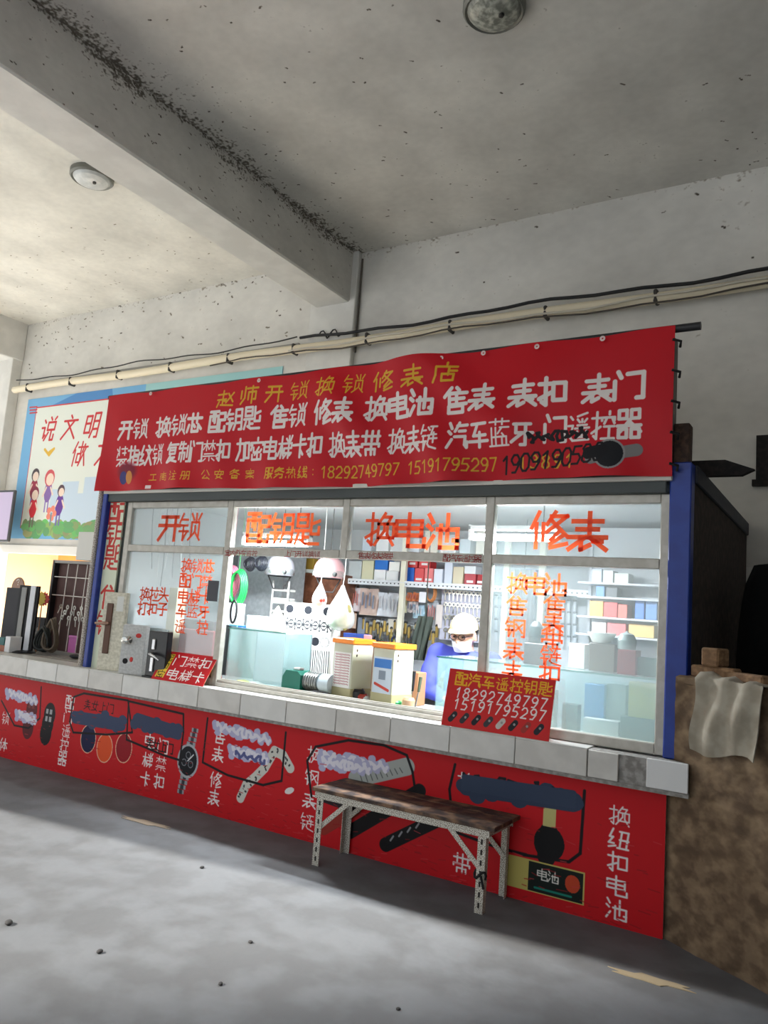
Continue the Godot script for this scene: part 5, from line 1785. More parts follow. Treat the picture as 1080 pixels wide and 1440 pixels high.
func build_shop_counter() -> void:
	var C := 0.862
	# ---- hatch, near end: glass case with a machine beside it
	var a := az(316, 956, -0.2)
	var b := az(402, 890, -0.2)
	tank("glass_showcase", "small glass showcase inside the hatch beside the green key machine", Vector3(a.x, C, -0.2), Vector3(b.x, b.y, -0.52))
	var T := b.y + 0.003
	for q in [[346, 866, 372, 890, 238, 240, 240, "bright white box on the small glass showcase"], [334, 880, 346, 890, 40, 120, 200, "small blue bottle box on the small glass showcase"], [322, 878, 333, 890, 120, 196, 220, "pale blue tub on the small glass showcase"], [316, 848, 335, 876, 222, 228, 230, "white device behind the blue tub"]]:
		bx("counter_box", q[0], q[1], q[2], q[3], -0.3 if q[1] != 848 else -0.45, 0.08, mat(q[4], q[5], q[6], 0.4), q[7], "box", T)
	var p := az(388, 889, -0.34)
	var mb := MB.new()
	var hgt := az(393, 852, -0.34).y - T
	mb.lathe([[0.085, 0.0], [0.06, hgt * 0.4], [0.02, hgt * 0.85], [0.004, hgt]], 4, Transform3D(Basis(Vector3.UP, 0.6), Vector3.ZERO))
	var o := solo("paper_cone", mb, mat(206, 200, 178, 0.8), "beige folded paper cone standing on the small glass showcase", "paper")
	o.position = Vector3(p.x, T, -0.34)
	mb = MB.new()
	var pts := []
	for i in 20:
		var t_ := TAU * i / 20
		pts.append(Vector3(cos(t_) * 0.03, 0.1 + sin(t_) * 0.085, 0))
	mb.tube(pts, 0.008, 6, false, true)
	o = solo("black_strap", mb, mat(24, 24, 26, 0.5), "black loop strap standing before the white device", "strap")
	o.position = Vector3(az(330, 870, -0.28).x, T + 0.015, -0.26)
	# papers in the case
	for q in [[345, 946, 226, 216, 120, "yellow paper slip inside the small glass showcase"], [362, 947, 236, 238, 236, "white paper slip inside the small glass showcase"], [380, 942, 206, 226, 226, "pale paper slip inside the small glass showcase"]]:
		p = az(q[0], q[1], -0.28)
		mb = MB.new()
		mb.box(Vector3(0, 0.03, 0), Vector3(0.12, 0.003, 0.09), 0.0, Transform3D(Basis(Vector3(0, 0.4, 1).normalized(), 0.3 * sin(q[0])), Vector3.ZERO))
		o = solo("paper_slip", mb, mat(q[2], q[3], q[4], 0.6), q[5], "paper")
		o.position = Vector3(p.x, C + 0.005, -0.3)
	# green key-cutting machine
	p = az(424, 953, -0.22)
	var t := thing("key_cutter", "green key cutting machine with a steel motor on the counter", "machine", Vector3(p.x + 0.04, C, -0.26), 0.0)
	mb = MB.new()
	mb.box(Vector3(0.02, 0.02, 0), Vector3(0.42, 0.04, 0.2), 0.006)
	part("base_plate", mb, mat(120, 112, 84, 0.5), t)
	mb = MB.new()
	mb.slab(PackedVector2Array([Vector2(-0.18, 0.04), Vector2(-0.02, 0.04), Vector2(-0.02, 0.15), Vector2(-0.05, 0.175), Vector2(-0.15, 0.175), Vector2(-0.18, 0.13)]), 0.15, Transform3D(Basis(), Vector3(0, 0, -0.07)))
	part("green_housing", mb, mat(24, 116, 98, 0.4), t)
	mb = MB.new()
	mb.tube([Vector3(-0.02, 0.11, 0), Vector3(0.1, 0.11, 0)], 0.06, 18)
	for k in 6:
		mb.tube([Vector3(-0.01 + k * 0.02, 0.11, 0), Vector3(-0.004 + k * 0.02, 0.11, 0)], 0.065, 18)
	part("motor", mb, mat(150, 152, 150, 0.35, 0.6), t)
	mb = MB.new()
	mb.tube([Vector3(0.1, 0.11, 0), Vector3(0.12, 0.11, 0)], 0.05, 16)
	mb.tube([Vector3(0.12, 0.11, 0), Vector3(0.2, 0.11, 0)], 0.065, 16)
	part("wheel_guard", mb, mat(206, 220, 226, 0.25), t)
	mb = MB.new()
	mb.box(Vector3(-0.1, 0.185, 0.0), Vector3(0.06, 0.02, 0.05), 0.004)
	part("key_vice", mb, mat(196, 198, 196, 0.3, 0.8), t)
	# patterned cloth over a crate
	var cv := Canvas.new(0, 1.0, 0.62, 1.0, 310, 500, srgb(232, 232, 224))
	for k in 5:
		for row in 2:
			var m := Vector2(0.07 + k * 0.12, 0.92 - row * 0.36)
			cv.oval(m, Vector2(0.05, 0.05), srgb(40, 42, 48) if (k + row) % 2 == 0 else srgb(238, 238, 232))
			if (k + row) % 2 == 1:
				cv.oval(m, Vector2(0.058, 0.058), srgb(60, 62, 66))
				cv.oval(m, Vector2(0.05, 0.05), srgb(238, 238, 232))
	for k in 6:
		for j in 8:
			var m := Vector2(0.05 + k * 0.105, 0.745)
			cv.line(m, m + Vector2.from_angle(TAU * j / 8) * 0.06, 0.012, srgb(56, 58, 62))
			cv.oval(m + Vector2.from_angle(TAU * j / 8) * 0.06, Vector2(0.012, 0.012), srgb(56, 58, 62))
	for k in 26:
		cv.line(Vector2(0.012 + k * 0.024, 0.46), Vector2(0.012 + k * 0.024, 0.0), 0.011, srgb(70, 72, 74))
	var q0 := az(401, 846, -0.62)
	var q1 := az(459, 936, -0.62)
	mb = MB.new()
	var rows := []
	for i in 11:
		var line := []
		for k in 17:
			var u := k / 16.0
			line.append(Vector3(u * (q1.x - q0.x), lerpf(q0.y, C, i / 10.0) - C, 0.008 * sin(u * 21.0 + i * 0.3) * i / 10.0))
		rows.append(line)
	mb.sheet(rows, 0.003)
	t = thing("covered_crate", "crate under a black and white patterned cloth beside the key machine", "crate", Vector3(q0.x, C, -0.62), 0.06)
	part("patterned_cloth", mb, printed(cv.im, 0.8), t)
	mb = MB.new()
	mb.span(Vector3(0.01, 0, -0.16), Vector3(q1.x - q0.x - 0.01, q0.y - C - 0.002, -0.012), 0.006)
	part("crate_body", mb, mat(216, 214, 206, 0.8), t)
	# tall furniture behind
	bx("steel_cabinet", 330, 770, 396, 900, -1.15, 0.32, mottled("grey_cab", srgb(164, 170, 172), srgb(176, 182, 184), 2.0, 0.5), "plain light grey steel cabinet behind the small glass showcase", "cabinet", 0.06)
	bx("wardrobe", 400, 806, 478, 890, -1.55, 0.3, mottled("brown_ward", srgb(108, 66, 46), srgb(136, 88, 64), 1.2, 0.4), "brown wooden wardrobe behind the hanging helmets", "wardrobe", 0.06)
	var wr := az(440, 806, -1.55)
	bx("cardboard_box", 414, 785, 441, 800, -1.6, 0.2, mat(176, 140, 50, 0.6), "yellow framed box on the brown wardrobe", "box", wr.y + 0.002)
	bx("carton", 408, 800, 442, 807, -1.53, 0.1, mat(222, 222, 214, 0.6), "flat white carton edge on the brown wardrobe", "carton", wr.y + 0.001)
	# wire basket rack
	a = az(384, 826, -0.95)
	b = az(402, 872, -0.95)
	t = thing("basket_rack", "narrow white wire rack between the grey cabinet and the wardrobe", "rack", Vector3(a.x, 0.06, -0.95))
	for x in [0.0, b.x - a.x]:
		mb = MB.new()
		mb.tube([Vector3(x, 0, 0), Vector3(x, a.y, 0)], 0.01, 6)
		part("upright", mb, mat(210, 210, 206, 0.4), t)
	for k in 4:
		mb = MB.new()
		mb.box(Vector3((b.x - a.x) * 0.5, a.y - 0.08 - k * 0.09, -0.05), Vector3(b.x - a.x, 0.02 if k % 2 == 0 else 0.05, 0.1), 0.003)
		part("tray", mb, mat(204, 204, 198, 0.5), t)
	# hoses and coils hung near the glass
	for q in [[324, 818, 0.075, 0.13, -0.55, 206, 120, 140, "pink and white coil of cable hanging beside the window mullion"], [334, 826, 0.08, 0.145, -0.5, 30, 150, 66, "green coil of hose hanging beside the pink coil"], [350, 793, 0.05, 0.055, -0.65, 40, 40, 46, "black coil of wire hung next to another beside the white helmet"], [366, 792, 0.055, 0.058, -0.65, 36, 38, 46, "second black coil of wire touching the white helmet"]]:
		p = az(q[0], q[1], q[4])
		mb = MB.new()
		for k in 4:
			pts = []
			for i in 22:
				var t_ := TAU * i / 22
				pts.append(Vector3(cos(t_) * (q[2] - 0.006 * k), sin(t_) * (q[3] - 0.008 * k), 0.014 * k - 0.02))
			mb.tube(pts, 0.009, 6, false, true)
		mb.tube([Vector3(0, q[3], 0), Vector3(0, 2.3 - p.y, -0.01)], 0.003, 4)
		o = solo("hose_coil", mb, mat(q[5], q[6], q[7], 0.35), q[8], "coil")
		o.position = p
	# helmets
	for q in [[394, 800, -0.9, 222, 222, 232, "white riding helmet hanging beside the black wire coils"], [463, 803, -0.88, 226, 176, 178, "pink riding helmet hanging over the bags of fruit"]]:
		p = az(q[0], q[1], q[2])
		t = thing("riding_helmet", q[6], "helmet", p, 0.35)
		mb = MB.new()
		mb.ball(Vector3.ZERO, Vector3(0.125, 0.125, 0.14), 22, 0.0, 2.05)
		part("shell", mb, mat(q[3], q[4], q[5], 0.2), t)
		mb = MB.new()
		mb.ball(Vector3.ZERO, Vector3(0.118, 0.118, 0.132), 18, 1.2, 2.15)
		part("lining", mb, mat(60, 60, 62, 0.8), t)
		for s in [-1.0, 1.0]:
			mb = MB.new()
			mb.lathe([[0.0, 0.012], [0.016, 0.01], [0.02, 0.0]], 12, Transform3D(Basis(Vector3.RIGHT, PI / 2), Vector3(0.06 * s + 0.02, -0.03, 0.118)))
			part("rivet", mb, mat(26, 26, 28, 0.3), t)
		mb = MB.new()
		mb.ball(Vector3(0, -0.03, 0.02), Vector3(0.128, 0.1, 0.15), 20, 1.25, 1.75)
		part("visor", mb, glass("visor", Color(0.7, 0.75, 0.72), 0.35), t)
		mb = MB.new()
		mb.tube([Vector3(-0.1, -0.06, 0), Vector3(-0.04, -0.17, 0.02), Vector3(0.05, -0.17, 0.02), Vector3(0.1, -0.06, 0)], 0.006, 5)
		mb.tube([Vector3(0, 0.12, 0), Vector3(0, 2.3 - p.y, 0)], 0.004, 5)
		part("strap", mb, mat(46, 44, 44, 0.7), t)
	# plastic bags
	for q in [[450, 836, -0.55, 0.055, 0.095, 0, "small clear plastic bag of red fruit hanging by the pink helmet"], [480, 855, -0.58, 0.1, 0.17, 1, "large white plastic bag of green vegetables hanging beside the orange-lidded case"]]:
		p = az(q[0], q[1], q[2])
		t = thing("plastic_bag", q[6], "bag", p)
		mb = MB.new()
		rows = []
		for i in 13:
			var v := i / 12.0
			var line := []
			for k in 21:
				var an := TAU * k / 20
				var r: float = q[3] * (0.12 + 0.95 * pow(sin(clampf(v * 1.12, 0.0, 1.0) * PI * 0.62), 1.3)) * (1.0 if v < 0.86 else sqrt(maxf(0.03, 1.0 - pow((v - 0.86) / 0.14, 2.0))))
				r *= 1.0 + 0.07 * sin(an * 7.0 + v * 5.0)
				line.append(Vector3(cos(an) * r, q[4] * (1.0 - 2.0 * v), sin(an) * r * 0.8))
			rows.append(line)
		mb.sheet(rows)
		var film := glass("bag_film", Color(0.93, 0.95, 0.94), 0.45, 0.2)
		part("film", mb, film, t)
		mb = MB.new()
		mb.tube([Vector3(0, q[4], 0), Vector3(0.01, q[4] + 0.1, 0), Vector3(0, 2.3 - p.y, 0)], 0.004, 5)
		part("string", mb, mat(220, 220, 216, 0.6), t)
		for k in 3:
			var ft := p + Vector3((k - 1) * q[3] * 0.55, -q[4] * 0.45 - 0.02 * (k % 2) * (1 - 2 * q[5]), 0.012 * (k - 1))
			mb = MB.new()
			if q[5] == 0:
				mb.ball(Vector3.ZERO, Vector3(0.028, 0.026, 0.028), 12)
				o = solo("apple", mb, mat(206, 60, 44, 0.35) if k != 1 else mat(226, 130, 50, 0.35), ["red apple in the small plastic bag", "orange fruit in the small plastic bag", "second red apple in the small plastic bag"][k], "fruit")
			else:
				mb.ball(Vector3.ZERO, Vector3(0.035, 0.09, 0.035), 12)
				mb.ball(Vector3(0, 0.06, 0), Vector3(0.045, 0.05, 0.03), 10)
				o = solo("leafy_vegetable", mb, mat(96 + 30 * k, 150, 90, 0.6), ["dark green leafy vegetable in the large plastic bag", "mid green leafy vegetable in the large plastic bag", "yellow green leafy vegetable in the large plastic bag"][k], "vegetable")
			o.position = ft
	# two orange-lidded acrylic cases, corner towards the hatch
	for q in [[489, 983, 905, -0.2, "orange-lidded clear case with a handwritten list beside the plastic bag"], [546, 988, 912, -0.2, "orange-lidded clear case with a blue leaflet beside the worker"]]:
		p = az(q[0] + 3, q[1], -0.34)
		var ht: float = az(q[0], q[2], -0.26).y - C
		var first: bool = q[0] < 500
		t = thing("sample_case", q[4], "case", Vector3(p.x, C, -0.34), q[3])
		mb = MB.new()
		mb.box(Vector3(0, ht * 0.5, 0), Vector3(0.19, ht, 0.2), 0.004)
		part("clear_body", mb, mat(196, 196, 172, 0.25), t)
		mb = MB.new()
		mb.box(Vector3(0, ht + 0.018, 0), Vector3(0.215, 0.036, 0.225), 0.006)
		part("lid", mb, mat(240, 134, 30, 0.4), t)
		mb = MB.new()
		mb.box(Vector3(0, 0.05, 0), Vector3(0.194, 0.1, 0.204), 0.003)
		part("plinth", mb, mat(166, 158, 118, 0.4), t)
		cv = Canvas.new(0, 0.2, 0.16, 0.2, 128, 160, srgb(222, 220, 214) if first else srgb(196, 206, 216))
		for k in 12:
			if first:
				scrawl(cv, Vector2(0.012, 0.185 - k * 0.015), Vector2(0.148, 0.187 - k * 0.015), 0.009, srgb(176, 110, 116), 0.0035, 9)
		if not first:
			cv.rect(Vector2(0.08, 0.165), Vector2(0.15, 0.05), srgb(70, 120, 186))
			cv.rect(Vector2(0.08, 0.1), Vector2(0.06, 0.05), srgb(130, 140, 152))
			cv.line(Vector2(0.02, 0.05), Vector2(0.14, 0.02), 0.016, srgb(190, 70, 60))
		mb = MB.new()
		mb.box(Vector3(0, ht * 0.55, 0.1015), Vector3(0.165, ht * 0.6, 0.002))
		part("paper_label", mb, printed(cv.im, 0.6), t)
		for k in 2:
			mb = MB.new()
			mb.ball(Vector3(0.096, ht * (0.9 - 0.09 * k), 0.06), Vector3(0.003, 0.01, 0.007), 8)
			part("button", mb, mat(70, 50, 40, 0.5), t)
	# tools and tubs between them
	for q in [[503, 972, 0.05, 0.1, 26, 24, 26, "black screw tub between the orange-lidded cases"], [510, 972, 0.04, 0.07, 176, 56, 40, "red tape roll tub beside the black screw tub"], [513, 978, 0.03, 0.06, 226, 226, 222, "white plastic cup before the red tub"], [556, 974, 0.045, 0.06, 24, 130, 66, "green tape dispenser beside the second orange-lidded case"], [463, 966, 0.022, 0.11, 226, 112, 60, "orange glue bottle beside the key machine"], [576, 966, 0.04, 0.09, 206, 166, 130, "tan tool pot near the worker's elbow"]]:
		p = az(q[0], q[1], -0.3)
		mb = MB.new()
		mb.lathe([[0.0, 0.0], [q[2], 0.0], [q[2] * 1.05, q[3] * 0.8], [q[2] * 0.8, q[3]], [q[2] * 0.7, q[3] * 0.9], [0.0, q[3] * 0.85]], 14)
		o = solo("tool_pot", mb, mat(q[4], q[5], q[6], 0.4), q[7], "pot")
		o.position = Vector3(p.x, C, -0.3)
	for k in 9:                                              # tools standing behind
		var px := [500, 506, 512, 552, 558, 564, 570, 580, 588][k] as int
		p = az(px, 930, -0.5)
		t = thing("hand_tool", ["blue handled screwdriver behind the cases", "black pliers behind the cases", "pink tagged file behind the cases", "black long screwdriver behind the second case", "steel tweezers behind the second case", "blue pliers behind the second case", "red handled pick behind the second case", "black snips near the worker", "olive awl near the worker"][k], "tool", Vector3(p.x, C, -0.5))
		mb = MB.new()
		mb.tube([Vector3(0, 0, 0), Vector3(0.02 * sin(k), 0.12, 0)], [0.006, 0.005], 6)
		part("shank", mb, mat(150, 150, 150, 0.3, 0.8), t)
		mb = MB.new()
		mb.tube([Vector3(0.02 * sin(k), 0.11, 0), Vector3(0.03 * sin(k), 0.24 + 0.03 * cos(k * 2.0), 0.0)], [0.011, 0.013], 8)
		part("handle", mb, [mat(40, 110, 190, 0.4), mat(26, 26, 28, 0.5), mat(226, 150, 150, 0.5), mat(22, 22, 24, 0.4), mat(180, 180, 182, 0.3, 0.7), mat(50, 70, 170, 0.4), mat(190, 40, 50, 0.4), mat(28, 30, 30, 0.5), mat(80, 90, 70, 0.6)][k], t)
	# paper pile, blue tray, wooden drawer box
	for k in 4:
		p = az(590, 976, -0.3)
		mb = MB.new()
		mb.box(Vector3.ZERO, Vector3(0.17, 0.004, 0.12), 0.0, Transform3D(Basis(Vector3.UP, 0.35 * k - 0.4), Vector3(0.01 * k, 0.003 + 0.005 * k, 0)))
		o = solo("paper_sheet", mb, mat(228, 230, 228, 0.7), ["lowest white sheet in the pile by the worker's elbow", "second white sheet in the pile by the worker's elbow", "third white sheet in the pile by the worker's elbow", "topmost white sheet in the pile by the worker's elbow"][k], "paper")
		o.position = Vector3(p.x, C, -0.33)
	p = az(588, 990, -0.18)
	mb = MB.new()
	mb.box(Vector3(0, 0.012, 0), Vector3(0.2, 0.024, 0.06), 0.003)
	o = solo("blue_tray", mb, mat(30, 52, 120, 0.4), "long dark blue tray at the hatch edge before the paper pile", "tray")
	o.position = Vector3(p.x, C, -0.2)
	bx("drawer_box", 568, 945, 588, 968, -0.6, 0.12, mat(176, 126, 88, 0.6), "tan wooden drawer box behind the tool pots", "box", C)
	bx("brown_crate", 478, 908, 520, 940, -0.74, 0.14, mat(96, 66, 50, 0.7), "brown crate behind the first orange-lidded case", "crate", C)
	bx("cloth_bundle", 482, 891, 512, 908, -0.76, 0.1, mat(56, 84, 170, 0.8), "blue cloth bundle on the brown crate behind the first orange-lidded case", "cloth", az(499, 908, -0.74).y + 0.001)
	bx("pink_card", 511, 893, 522, 908, -0.6, 0.01, mat(226, 150, 150, 0.6), "pink card standing between the orange-lidded cases", "card", C)
	# olive jacket hanging
	var j0 := az(588, 866, -1.3)
	var j1 := az(604, 930, -1.3)
	mb = MB.new()
	rows = []
	for i in 12:
		var v := i / 11.0
		var line := []
		for k in 9:
			line.append(Vector3(lerpf(j0.x, j1.x, k / 8.0) - 0.05 * v, lerpf(j0.y, j1.y, v), -1.3 + 0.025 * sin(k * 2.3 + v * 2.0)))
		rows.append(line)
	mb.sheet(rows, 0.012)
	mb.tube([Vector3((j0.x + j1.x) * 0.5, j0.y - 0.01, -1.3), Vector3((j0.x + j1.x) * 0.5, 2.299, -1.3)], 0.005, 5)
	solo("hanging_jacket", mb, mat(66, 74, 66, 0.9), "dark olive jacket hanging beside the worker", "jacket")
	# ---- long glass showcase at the worker's side
	a = az(611, 1000, -0.24)
	b = az(930, 950, -0.24)
	var ty := az(640, 925, -0.24).y
	tank("glass_showcase", "long glass showcase before the worker at the side window", Vector3(a.x, C, -0.24), Vector3(-0.85, ty, -0.62))
	T = ty + 0.003
	for q in [[736, 905, 775, 942, -0.34, 34, 28, 28, "black box on the long showcase behind red lettering"], [828, 905, 864, 947, -0.34, 96, 88, 78, "brown speaker box on the long showcase"], [868, 914, 894, 950, -0.32, 120, 28, 36, "dark red box on the long showcase"], [800, 905, 822, 938, -0.42, 206, 206, 204, "white carton on the long showcase behind the side window"], [896, 925, 924, 952, -0.36, 70, 104, 100, "teal tin on the long showcase by the window jamb"]]:
		bx("shelf_box", q[0], q[1], q[2], q[3], q[4], 0.12, mat(q[5], q[6], q[7], 0.5), q[8], "box", T)
	p = az(853, 905, -0.36)
	mb = MB.new()
	var by := az(846, 905, -0.34).y
	mb.lathe([[0.0, 0.0], [0.05, 0.0], [0.08, 0.05], [0.084, 0.06], [0.074, 0.055], [0.045, 0.008], [0.0, 0.006]], 20)
	o = solo("bowl", mb, mat(222, 218, 212, 0.3), "white bowl standing on the brown speaker box", "bowl")
	o.position = Vector3(az(846, 905, -0.4).x, by + 0.003, -0.4)
	p = az(753, 905, -0.4)
	mb = MB.new()
	mb.lathe([[0.0, 0.0], [0.045, 0.0], [0.05, 0.04], [0.04, 0.1], [0.02, 0.13], [0.0, 0.132]], 18)
	o = solo("dark_cap", mb, mat(40, 48, 50, 0.5), "dark rounded cap standing on the black box", "cap")
	o.position = Vector3(p.x, az(755, 905, -0.34).y + 0.003, -0.4)
	p = az(881, 914, -0.38)
	mb = MB.new()
	mb.lathe([[0.0, 0.0], [0.05, 0.0], [0.055, 0.05], [0.04, 0.085], [0.014, 0.095], [0.0, 0.105]], 18)
	o = solo("kettle_lid", mb, mat(150, 162, 160, 0.25, 0.3), "grey green glass dome on the dark red box", "dome")
	o.position = Vector3(p.x, az(881, 914, -0.32).y + 0.003, -0.38)
	# goods in the long showcase
	for q in [[822, 962, 850, 990, -0.42, 70, 140, 206, "blue packet inside the long showcase"], [884, 960, 922, 990, -0.4, 226, 214, 130, "yellow card inside the long showcase"], [852, 962, 880, 1010, -0.46, 190, 200, 198, "pale folded bag inside the long showcase"], [790, 990, 812, 1030, -0.36, 60, 70, 72, "dark carton inside the long showcase"], [820, 1012, 870, 1028, -0.34, 206, 210, 208, "white instrument tray inside the long showcase"], [872, 1010, 920, 1036, -0.36, 110, 128, 120, "grey green tin inside the long showcase"], [740, 968, 780, 1000, -0.44, 214, 222, 224, "clear packets inside the long showcase"]]:
		bx("showcase_goods", q[0], q[1], q[2], q[3], q[4], 0.07, mat(q[5], q[6], q[7], 0.45), q[8], "goods", C + 0.002)
	# things low behind the first window
	for q in [[246, 872, 300, 898, -0.34, 66, 56, 56, "dark low box behind the first window lettering"], [252, 886, 300, 902, -0.22, 140, 40, 40, "dark red strip box behind the first window lettering"], [236, 826, 248, 876, -0.22, 222, 214, 180, "upright cream carton behind the first window"], [206, 884, 234, 905, -0.2, 90, 96, 92, "grey case behind the first window beside the lock samples"]]:
		bx("window_box", q[0], q[1], q[2], q[3], q[4], 0.1, mat(q[5], q[6], q[7], 0.5), q[8], "box", C)
	# hanging wires behind the first window
	for k in 7:
		mb = MB.new()
		pts = []
		var px: float = 215 + k * 9
		for i in 9:
			var v := i / 8.0
			var w := az(px + 6.0 * sin(k + v * 2.2) - 6.0 * v, lerpf(720, 800 + 12 * (k % 3), v), -0.22)
			pts.append(Vector3(w.x, 2.299 if i == 0 else w.y, -0.22 + 0.03 * sin(v * 3.0 + k)))
		mb.tube(pts, 0.004, 5)
		solo("charging_wire", mb, mat(226, 230, 230, 0.5) if k % 2 else mat(90, 96, 100, 0.5), "pale thin wire" + " hanging behind the first window" if k % 2 else "grey thin wire hanging behind the first window", "wire", "wires behind the first window")

# ---------------------------------------------------------------- the worker
func nets(mb: MB, bones: Array, cell: float, blend: float) -> void:
	# one smooth skin round tapered bones: [from, to, radius at from, radius at to]
	var lo := Vector3.ONE * 1e9
	var hi := -lo
	for bn in bones:
		var r: float = maxf(bn[2], bn[3]) + cell * 2.0
		for e in 2:
			lo = lo.min(bn[e] - Vector3.ONE * r)
			hi = hi.max(bn[e] + Vector3.ONE * r)
	var N := Vector3i(((hi - lo) / cell).ceil()) + Vector3i.ONE
	var f := PackedFloat32Array()
	f.resize(N.x * N.y * N.z)
	f.fill(1e3)
	for bn in bones:
		var a: Vector3 = bn[0]
		var b: Vector3 = bn[1]
		var r: float = maxf(bn[2], bn[3]) + cell * 2.0 + blend
		var i0 := Vector3i(((a.min(b) - Vector3.ONE * r - lo) / cell).floor()).clamp(Vector3i.ZERO, N - Vector3i.ONE)
		var i1 := Vector3i(((a.max(b) + Vector3.ONE * r - lo) / cell).ceil()).clamp(Vector3i.ZERO, N - Vector3i.ONE)
		var ab := b - a
		var L := maxf(ab.length_squared(), 1e-9)
		for z in range(i0.z, i1.z + 1):
			for y in range(i0.y, i1.y + 1):
				for x in range(i0.x, i1.x + 1):
					var p := lo + Vector3(x, y, z) * cell
					var s := clampf((p - a).dot(ab) / L, 0.0, 1.0)
					var d := p.distance_to(a + ab * s) - lerpf(bn[2], bn[3], s)
					var id := x + N.x * (y + N.y * z)
					var o := f[id]
					var h := maxf(blend - absf(o - d), 0.0) / blend
					f[id] = minf(o, d) - h * h * blend * 0.25
	var at := {}
	var corner := []
	for k in 8:
		corner.append(Vector3i(k & 1, (k >> 1) & 1, (k >> 2) & 1))
	for z in N.z - 1:
		for y in N.y - 1:
			for x in N.x - 1:
				var inside := 0
				var v8 := []
				for c: Vector3i in corner:
					var val := f[x + c.x + N.x * (y + c.y + N.y * (z + c.z))]
					v8.append(val)
					if val < 0.0:
						inside += 1
				if inside == 0 or inside == 8:
					continue
				var sum := Vector3.ZERO
				var cnt := 0
				for k in 8:
					for ax in 3:
						if (k >> ax) & 1:
							continue
						var k2 := k | (1 << ax)
						if (v8[k] < 0.0) != (v8[k2] < 0.0):
							sum += Vector3(corner[k]).lerp(Vector3(corner[k2]), v8[k] / (v8[k] - v8[k2]))
							cnt += 1
				var g := Vector3(v8[1] + v8[3] + v8[5] + v8[7] - v8[0] - v8[2] - v8[4] - v8[6], v8[2] + v8[3] + v8[6] + v8[7] - v8[0] - v8[1] - v8[4] - v8[5], v8[4] + v8[5] + v8[6] + v8[7] - v8[0] - v8[1] - v8[2] - v8[3])
				at[Vector3i(x, y, z)] = [lo + (Vector3(x, y, z) + sum / cnt) * cell, g.normalized()]
	for q: Vector3i in at:
		for ax in 3:
			var e := Vector3i.ZERO
			e[ax] = 1
			var u := Vector3i.ZERO
			u[(ax + 1) % 3] = 1
			var w := Vector3i.ZERO
			w[(ax + 2) % 3] = 1
			var n0 := f[q.x + N.x * (q.y + N.y * q.z)]
			var q2 := q + e
			var n1 := f[q2.x + N.x * (q2.y + N.y * q2.z)]
			if (n0 < 0.0) == (n1 < 0.0):
				continue
			var c4 := [q, q - u, q - u - w, q - w]
			var ok := true
			for c in c4:
				ok = ok and at.has(c)
			if ok:
				var A: Array = at[c4[0]]
				var B: Array = at[c4[1]]
				var C: Array = at[c4[2]]
				var D: Array = at[c4[3]]
				mb.tri(A[0], B[0], C[0], A[1], B[1], C[1])
				mb.tri(A[0], C[0], D[0], A[1], C[1], D[1])

